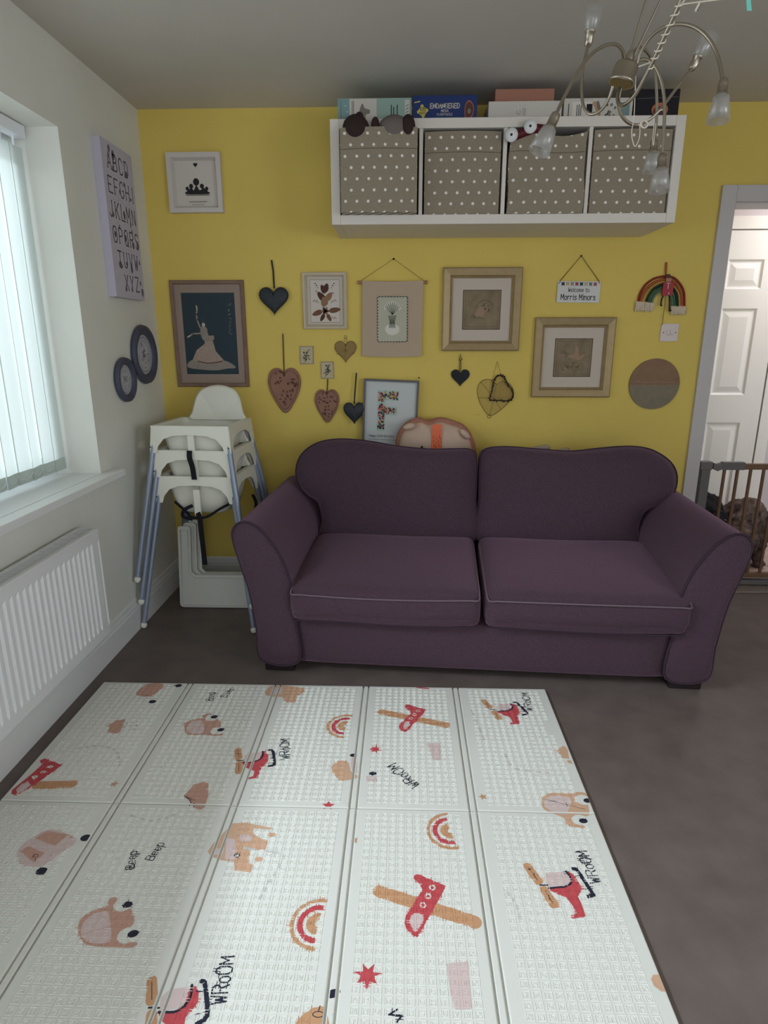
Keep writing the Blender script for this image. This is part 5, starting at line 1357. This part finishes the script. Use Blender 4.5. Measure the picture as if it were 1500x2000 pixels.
def dot(c, p, rx, ry, rot=0.0, n=16):
    p = fz(*p); prints.append((c, [(p[0] + rx * cos(q) * cos(rot) - ry * sin(q) * sin(rot), p[1] + rx * cos(q) * sin(rot) + ry * sin(q) * cos(rot)) for q in [2 * pi * i / n for i in range(n)]]))
def line(c, pts, wd, pix=True, sm_=0):
    P = [V(fz(*p)) for p in pts] if pix else [V(p) for p in pts]
    if sm_: P = smooth_path(P, sm_)
    for i in range(len(P) - 1):
        a, b = P[i].to_2d() if len(P[i]) > 2 else P[i], P[i + 1].to_2d() if len(P[i + 1]) > 2 else P[i + 1]; d = (b - a)
        if d.length < 1e-6: continue
        d.normalize(); n = V((-d.y, d.x)) * wd / 2; a = a - d * wd * .3; b = b + d * wd * .3
        prints.append((c, [tuple(a - n), tuple(b - n), tuple(b + n), tuple(a + n)]))
def tr(k, x0, y0): return lambda *P: [(x0 + x / k, y0 + y / k) for x, y in P]
def plane(T, wa, wb, r, body, nose, wins, wr):
    a, b = T(wa, wb); cap('T', a, b, r)
    poly('R', *T(*body)); poly('K', *T(*nose))
    for w_ in wins:
        p, = T(w_); dot('W', p, wr, wr * 1.0); dot('R', p, wr * .5, wr * .5)
plane(tr(4.412, 680, 1560), (212, 778), (1152, 1082), .0175, ((565, 690), (568, 660), (595, 648), (620, 655), (840, 750), (830, 780), (600, 1190), (560, 1180), (500, 1120), (486, 1070), (495, 1010), (535, 950), (640, 780), (600, 715)), ((528, 1060), (540, 1005), (570, 985), (615, 985), (652, 1020), (640, 1060), (590, 1150), (560, 1135)), ((725, 765), (688, 838), (645, 915)), .0085)
plane(tr(3.125, 440, 1320), (930, 215), (1372, 305), .0165, ((1095, 190), (1100, 177), (1112, 174), (1228, 208), (1112, 335), (1100, 342), (1072, 335), (1060, 315), (1068, 290), (1135, 228)), ((1085, 305), (1095, 282), (1120, 280), (1126, 295), (1108, 325), (1090, 326)), ((1176, 213), (1155, 236), (1133, 259)), .0085)
plane(tr(3, 0, 1320), (190, 640), (452, 634), .0170, ((232, 495), (262, 483), (365, 522), (200, 640), (95, 702), (66, 690), (70, 668), (190, 570), (245, 520)), ((95, 665), (125, 635), (165, 618), (182, 640), (102, 694)), ((297, 532), (252, 562), (205, 592)), .0080)
def rainbow(p, rot, r=.072):
    cx, cy = fz(*p)
    for c, r0, r1, e in (('T', .86, 1.0, 0.12), ('R', .55, .74, .05), ('T', .12, .42, 0)):
        n = 20
        for i in range(n):
            a = rot + pi / 2 - e + (pi + 2 * e) * i / n; b = rot + pi / 2 - e + (pi + 2 * e) * (i + 1) / n
            prints.append((c, [(cx + r * q * cos(w_), cy + r * q * sin(w_)) for q, w_ in ((r0, a), (r1, a), (r1, b), (r0, b))]))
rainbow((676, 1418), -.15, .070); rainbow((880, 1622), .18, .068); rainbow((622, 1804), -.10, .068)
def heli(T, body, win, frame, skid, struts, mast, bl1, bl2, k=1.0):
    poly('K', *T(*win)); poly('R', *T(*body)); line('N', T(*frame), .0055 * k, sm_=3); line('N', T(*skid), .0095 * k, sm_=3)
    for s_ in struts: line('N', T(*s_), .0020)
    for a, b in (bl1, bl2):
        a, b = T(a, b); cap('T', a, b, .0105 * k, .0125 * k)
        A_, B_ = V(a), V(b); line('N', [tuple(A_ + (B_ - A_) * .2), tuple(A_ + (B_ - A_) * .8)], .0016)
    line('N', T(*mast), .0040)
heli(tr(3.75, 960, 1560), ((550, 530), (585, 545), (625, 585), (660, 655), (650, 690), (632, 715), (660, 770), (690, 860), (590, 880), (578, 858), (625, 838), (600, 790), (545, 720), (480, 698), (430, 670), (425, 655), (560, 640), (585, 610)), ((395, 555), (420, 540), (545, 535), (578, 600), (560, 635), (410, 652)), ((545, 530), (580, 580), (582, 615), (545, 640), (420, 655)), ((595, 512), (622, 518), (680, 600), (738, 690), (742, 706), (705, 716)), (((610, 570), (635, 562)), ((660, 662), (706, 660))), ((352, 632), (412, 632)), ((245, 470), (362, 628)), ((372, 640), (475, 803)))
heli(tr(3.125, 440, 1320), ((228, 462), (245, 458), (262, 490), (260, 520), (215, 570), (200, 622), (130, 632), (128, 624), (170, 612), (178, 582), (112, 550), (103, 530), (205, 512)), ((112, 520), (118, 490), (140, 470), (225, 462), (225, 495), (190, 520)), ((228, 460), (228, 490), (205, 512), (165, 525), (108, 526)), ((268, 452), (288, 456), (296, 490), (298, 540), (264, 550)), (((262, 480), (290, 482)), ((258, 532), (296, 530))), ((68, 517), (112, 515)), ((75, 440), (84, 512)), ((84, 518), (82, 600)))
heli(tr(3.409, 880, 1320), ((400, 186), (430, 190), (452, 222), (458, 245), (448, 266), (462, 320), (396, 324), (394, 313), (415, 308), (398, 278), (318, 245), (310, 236), (395, 226), (415, 208)), ((305, 205), (325, 186), (395, 186), (405, 215), (380, 228), (316, 232)), ((395, 184), (412, 205), (402, 222), (370, 232), (310, 236)), ((422, 176), (445, 182), (500, 236), (508, 252), (482, 260)), (((430, 200), (455, 195)), ((458, 238), (490, 236))), ((265, 222), (308, 226)), ((214, 158), (268, 220)), ((282, 232), (332, 294)))
T2 = tr(3.75, 0, 1560)
heli(T2, ((1400, 1365), (1440, 1375), (1455, 1420), (1450, 1490), (1400, 1560), (1360, 1600), (1340, 1700), (1335, 1800), (1230, 1830), (1270, 1700), (1175, 1620), (1158, 1560), (1250, 1570), (1340, 1530)), ((1165, 1550), (1180, 1450), (1230, 1400), (1385, 1375), (1380, 1480), (1300, 1540)), ((1405, 1362), (1395, 1450), (1340, 1525), (1270, 1562), (1160, 1558)), ((1475, 1335), (1498, 1350), (1512, 1450), (1516, 1590), (1440, 1650)), (((1440, 1412), (1500, 1410)), ((1430, 1580), (1510, 1560))), ((1088, 1530), (1166, 1526)), ((1112, 1298), (1112, 1515)), ((1112, 1538), (1104, 1720)))
# front faces of small cars with round black headlamps
def car(T, shell, glassp, lights, cuts, line_, fade=False):
    poly('D' if fade else 'O', *T(*shell), s=3)
    poly('K', *T(*glassp), s=2)
    for c_ in cuts: p, = T(c_); dot('W', p, .024, .021)
    for l_ in lights: p, = T(l_); dot('N', p, .0125, .0095, .2)
    if line_: line('D' if fade else 'N', T(*line_), .0016)
car(tr(3.75, 0, 1560), ((570, 960), (600, 870), (700, 810), (790, 790), (800, 735), (850, 720), (860, 760), (970, 820), (975, 920), (900, 960), (870, 1040), (1005, 1055), (960, 1090), (850, 1088), (690, 1080), (610, 1050)), ((595, 950), (640, 870), (780, 820), (810, 940), (805, 1050), (660, 1055), (600, 1010)), ((932, 775), (975, 988)), ((905, 770), (935, 1000)), ((590, 996), (940, 893)), True)
car(tr(3, 0, 1320), ((1078, 295), (1100, 265), (1180, 248), (1185, 232), (1235, 218), (1240, 240), (1285, 262), (1290, 300), (1240, 315), (1310, 342), (1250, 352), (1210, 345), (1110, 345), (1085, 325)), ((1095, 298), (1120, 270), (1180, 262), (1195, 300), (1190, 335), (1120, 338), (1095, 318)), ((1255, 240), (1294, 316)), ((1240, 245), (1272, 322)), ((1090, 316), (1255, 286)), True)
car(tr(3.409, 880, 1320), ((608, 850), (620, 800), (680, 780), (810, 785), (820, 775), (900, 780), (915, 850), (920, 930), (850, 940), (900, 1010), (850, 1010), (770, 990), (760, 950), (690, 920), (625, 890)), ((625, 850), (640, 810), (720, 795), (800, 820), (795, 870), (760, 920), (690, 905), (640, 880)), ((912, 830), (884, 965)), ((880, 825), (865, 960)), ((630, 822), (895, 888)))
# lorries and soft pink smudged vehicles
Tt = tr(4.167, 360, 1560)
poly('O', *Tt((190, 430), (230, 370), (385, 200), (500, 195), (735, 240), (680, 250), (560, 240), (560, 290), (680, 350), (660, 410), (540, 420), (520, 520), (560, 540), (540, 600), (410, 580), (405, 510), (300, 500), (210, 460)))
poly('K', *Tt((455, 290), (550, 300), (545, 345), (450, 345))); poly('K', *Tt((230, 400), (330, 400), (310, 455), (235, 450))); poly('K', *Tt((345, 320), (420, 330), (410, 500), (330, 490)))
for p in ((710, 290), (605, 492)): q, = Tt(p); dot('O', q, .011, .008)
q, = Tt((428, 462)); dot('N', q, .0085, .006); dot('W', q, .006, .004); line('N', Tt((430, 475), (455, 495)), .0014)
Tu = tr(3.125, 440, 1320)
poly('O', *Tu((240, 100), (275, 60), (345, 55), (480, 75), (485, 95), (440, 125), (430, 165), (370, 162), (350, 130), (250, 120)))
poly('K', *Tu((285, 70), (350, 70), (345, 110), (280, 110))); q, = Tu((368, 118)); dot('N', q, .006, .006); dot('O', q, .0045, .0045)
poly('O', *Tu((655, 550), (690, 520), (750, 525), (765, 580), (800, 600), (800, 622), (700, 640), (650, 570)), s=2); poly('K', *Tu((770, 500), (800, 500), (805, 590), (770, 570)), s=2); poly('K', *Tu((860, 610), (925, 612), (928, 640), (862, 642)))
for p in ((783, 484), (900, 596)): q, = Tu(p); dot('N', q, .0125, .0085, .15)
q, = Tu((733, 532)); line('D', [q, (q[0] + 2, q[1] - 6)], .002)
T3 = tr(3.75, 0, 1560)
poly('K', *T3((130, 390), (200, 310), (360, 225), (510, 262), (560, 310), (440, 400), (330, 480), (250, 500), (150, 480)), s=3)
poly('D', *T3((255, 290), (350, 235), (505, 262), (400, 345))); poly('D', *T3((150, 385), (205, 345), (335, 400), (240, 465)))
for p in ((628, 286), (303, 530)): q, = T3(p); dot('N', q, .0145, .0120)
q, = T3((262, 418)); dot('N', q, .007, .005); dot('D', q, .005, .0035); line('N', T3((258, 430), (258, 465)), .0018); line('N', T3((515, 285), (530, 275)), .002); line('N', T3((370, 415), (382, 405)), .002)
T4 = tr(3, 0, 1320)
poly('D', *T4((795, 100), (870, 45), (960, 48), (930, 90), (880, 120), (820, 118)), s=2)
for p in ((1046, 57), (893, 151)): q, = T4(p); dot('N', q, .0135, .0115)
q, = T4((862, 112)); line('N', [q, (q[0] - 6, q[1] + 2)], .002)
poly('D', *T4((625, 330), (640, 310), (635, 290), (680, 262), (740, 252), (700, 330), (690, 338)), s=1)
for i in range(9): line('N', T4((722 + (i % 3) * 30 + (i // 3) * 8, 322 - (i // 3) * 22 - (i % 3) * 4), (732 + (i % 3) * 30 + (i // 3) * 8, 319 - (i // 3) * 22 - (i % 3) * 4)), .002)
poly('D', *T4((1078, 700), (1110, 670), (1140, 635), (1222, 628), (1200, 770), (1140, 772), (1100, 720)), s=2)
line('N', T4((1080, 700), (1120, 725), (1145, 728)), .002); line('N', T4((1085, 708), (1120, 735), (1110, 762), (1140, 745), (1135, 770)), .002)
def star(c, p, r, n=5, rot=.3):
    cx, cy = fz(*p); prints.append((c, [(cx + (r if i % 2 == 0 else r * .45) * cos(rot + pi * i / n), cy + (r if i % 2 == 0 else r * .45) * sin(rot + pi * i / n)) for i in range(2 * n)]))
star('R', (718, 1905), .030, 7, .2); star('R', (733, 1463), .022, 7, .5); star('R', (641, 1573), .020, 5, 1.57); star('D', (223, 1531), .015, 5, .2); star('T', (943, 1556), .014, 5, .6); star('T', (693, 1641), .012, 3, 3.1)
# part shapes at the right edge
poly('O', (1088, 1466), (1100, 1456), (1108, 1462), (1112, 1482), (1098, 1480)); poly('O', (1107, 1486), (1114, 1484), (1119, 1492), (1110, 1490))
poly('O', *tr(3.75, 960, 1560)((1168, 1320), (1185, 1290), (1245, 1285), (1300, 1415), (1240, 1410), (1190, 1370))); line('D', tr(3.75, 960, 1560)((1190, 1350), (1225, 1378), (1300, 1412)), .002); poly('O', *tr(3.75, 960, 1560)((1302, 1480), (1322, 1465), (1350, 1515), (1320, 1520)))
for p in (((872, 1882), (914, 1878), (918, 1930), (922, 1970), (890, 1972), (880, 1940)), ((834, 1452), (860, 1451), (862, 1484), (846, 1484))): poly('K', *p)
# road dashes and faint smudges
random.seed(4)
for pts in ([(150, 1462), (178, 1457), (208, 1457), (228, 1467), (234, 1485), (232, 1498)], [(252, 1592), (290, 1603), (320, 1600), (345, 1589)], [(470, 1655), (558, 1668), (540, 1700), (520, 1730), (505, 1760)], [(1150 - 160, 1740), (1008, 1765), (1018, 1800)], [(985, 1470), (1000, 1500), (1045, 1508), (1080, 1510)], [(920, 1385), (935, 1420), (948, 1450)]):
    for i in range(len(pts) - 1):
        a, b = V(pts[i]), V(pts[i + 1])
        for k in range(2): cap('G', tuple(a + (b - a) * (k * .5 + .05)), tuple(a + (b - a) * (k * .5 + .35)), .0035)
poly('T', *tr(4.167, 360, 1560)((900, 1833), (960, 1760), (1050, 1700), (1130, 1690), (1165, 1760), (1180, 1833)), s=0)
T5 = tr(4.167, 360, 1560); q, = T5((1210, 1580)); dot('N', q, .016, .009, .35); q, = T5((1090, 1755)); dot('N', q, .0125, .0065); dot('T', q, .0105, .0048); line('N', T5((1092, 1730), (1105, 1685)), .002); line('N', T5((1210, 1748), (1222, 1762)), .0025)
line('N', tr(4.412, 680, 1560)((425, 1815), (350, 1862), (462, 1868), (420, 1925)), .0035)
line('R', tr(3.125, 440, 1320)((1170, 70), (1240, 78)), .008)
# handwriting
def words(text, p, q, h, sw=.10, jit=.05):
    a = V(fz(*p)); b = V(fz(*q)); d = b - a; rot = atan2(d.y, d.x); tot = sum(glyph_w(c_) for c_ in text) - 1.4; k = h / 6; sx = d.length / (tot * k); x = 0
    for ch in text:
        kk = k * (1 + random.uniform(-jit, jit) * 2)
        for st in FONT.get(ch, []):
            line('N', [(a.x + (x + px * k * sx) * cos(rot) - py * kk * sin(rot), a.y + (x + px * k * sx) * sin(rot) + py * kk * cos(rot)) for px, py in st], sw * h, pix=False)
        x += glyph_w(ch) * k * sx
words('WRoOM', (1174, 1724), (1145, 1662), .030); words('WRoOM', (565, 1482), (565, 1443), .030); words('WRoOM', (1040, 1388), (1032, 1354), .028)
words('WRoOM', (441, 1960), (458, 1868), .032); words('WRoOM', (820, 1533), (773, 1490), .032)
words('Beep', (262, 1696), (268, 1662), .024); words('Beep', (298, 1681), (322, 1648), .024); words('Beep', (416, 1368), (420, 1352), .026); words('Beep', (441, 1362), (458, 1345), .024)

# build the panels
bb_ = [(min(p[0] for p in P), max(p[0] for p in P), min(p[1] for p in P), max(p[1] for p in P)) for _, P in prints]
def pip(x, y, P):
    r = False; j = len(P) - 1
    for i in range(len(P)):
        xi, yi = P[i]; xj, yj = P[j]
        if (yi > y) != (yj > y) and x < (xj - xi) * (y - yi) / (yj - yi) + xi: r = not r
        j = i
    return r
def clip(P, x0, x1, y0, y1):
    def cut(P, ins, inter):
        out = []
        for i in range(len(P)):
            a, b = P[i - 1], P[i]
            if ins(b):
                if not ins(a): out.append(inter(a, b))
                out.append(b)
            elif ins(a): out.append(inter(a, b))
        return out
    for ax, lim, sg in ((0, x0, 1), (0, x1, -1), (1, y0, 1), (1, y1, -1)):
        def ins(p): return (p[ax] - lim) * sg >= 0
        def inter(a, b):
            t_ = (lim - a[ax]) / (b[ax] - a[ax]); return (a[0] + (b[0] - a[0]) * t_, a[1] + (b[1] - a[1]) * t_)
        P = cut(P, ins, inter)
        if len(P) < 3: return None
    return P
def tint(x, y, sel):
    c = 'W'
    for k in sel:
        b = bb_[k]
        if b[0] <= x <= b[1] and b[2] <= y <= b[3] and pip(x, y, prints[k][1]): c = prints[k][0]
    return c
TX = ['ABCDEFGHIJKL', 'MNOPQRSTUVWX', 'YZ1234567890']
ROWN = 29
for ci in range(5):
    for ri in range(3):
        x0, x1 = gx[ci] + (.013 if ci else .001), gx[ci + 1] - (.013 if ci < 4 else .001); y0, y1 = gy[ri] + .0015, gy[ri + 1] - .0015
        mb = MB(FLOOR)
        L = [[V((x0 + i_, y0 + i_, z)), V((x1 - i_, y0 + i_, z)), V((x1 - i_, y1 - i_, z)), V((x0 + i_, y1 - i_, z))] for i_, z in ((0, .0025), (0, ZT - .003), (.001, ZT - .001), (.003, ZT))]
        mb.rings(L, m_foam)
        sel = [k for k, b in enumerate(bb_) if b[1] > x0 and b[0] < x1 and b[3] > y0 and b[2] < y1]
        for k in sel:
            P = clip(prints[k][1], x0 + .002, x1 - .002, y0 + .002, y1 - .002)
            if P: mb.poly(P, ZT + .00008 + k * .0000008, PM[prints[k][0]])
        if ri > 0 or True:
            px = .0234; ox = (x0 + x1) / 2 - 11 * px / 2; py = .02185; top = y1 - .026
            rows_n = ROWN if ri > 0 else 8
            for r in range(rows_n):
                for c_ in range(12):
                    if ri == 2 and ci == 4 and c_ > 10 and 8 < r < 13: continue
                    cx, cy = ox + c_ * px, top - r * py
                    segs = []
                    hw, hh = .0083, .0080
                    q = [(cx - hw, cy - hh), (cx + hw, cy - hh), (cx + hw, cy + hh), (cx - hw, cy + hh)]
                    segs += [(q[i], q[(i + 1) % 4]) for i in range(4)]
                    for st in FONT[TX[r % 3][c_]]:
                        pp = [(cx + (a - 2) * .0021, cy + (b - 3) * .0016) for a, b in st]
                        segs += list(zip(pp[:-1], pp[1:]))
                    near = [k for k in sel if bb_[k][0] < cx + .012 and bb_[k][1] > cx - .012 and bb_[k][2] < cy + .012 and bb_[k][3] > cy - .012]
                    for a, b in segs:
                        d = V((b[0] - a[0], b[1] - a[1])); l = d.length
                        if l < 1e-5: continue
                        d /= l; n = V((-d.y, d.x)) * .0009
                        m = PM[tint((a[0] + b[0]) / 2, (a[1] + b[1]) / 2, near)] if near else m_foam
                        e = d * .0004
                        mb.add([(a[0] - e.x - n.x, a[1] - e.y - n.y, ZT), (b[0] + e.x - n.x, b[1] + e.y - n.y, ZT), (b[0], b[1], ZT + .0012), (a[0], a[1], ZT + .0012), (a[0] - e.x + n.x, a[1] - e.y + n.y, ZT), (b[0] + e.x + n.x, b[1] + e.y + n.y, ZT)],
                               [[0, 1, 2, 3], [3, 2, 5, 4]], m)
        mb.build('panel', mt, recalc=False)
mb = MB(FLOOR); mb.rect(gx[0], gx[5], gy[0], gy[3], .0005, .0027, m_foam); mb.build('backing_sheet', mt)
for ci in range(1, 5):
    for ri in range(3):
        mb = MB(FLOOR); x = gx[ci]; y0, y1 = gy[ri] + .002, gy[ri + 1] - .002
        L = [[V((x - w_, y, .0025)), V((x - w_, y, z)), V((x - w_ + .002, y, z + .0012)), V((x + w_ - .002, y, z + .0012)), V((x + w_, y, z)), V((x + w_, y, .0025))] for y, w_, z in ((y0, .0075, .009), (y1, .0075, .009))]
        mb.rings(L, m_foam)
        for k, b in enumerate(bb_):
            if b[1] > x - .006 and b[0] < x + .006 and b[3] > y0 and b[2] < y1:
                P = clip(prints[k][1], x - .0055, x + .0055, y0, y1)
                if P: mb.poly(P, .01025 + k * .0000008, PM[prints[k][0]])
        mb.build('hinge_strip', mt, recalc=False)
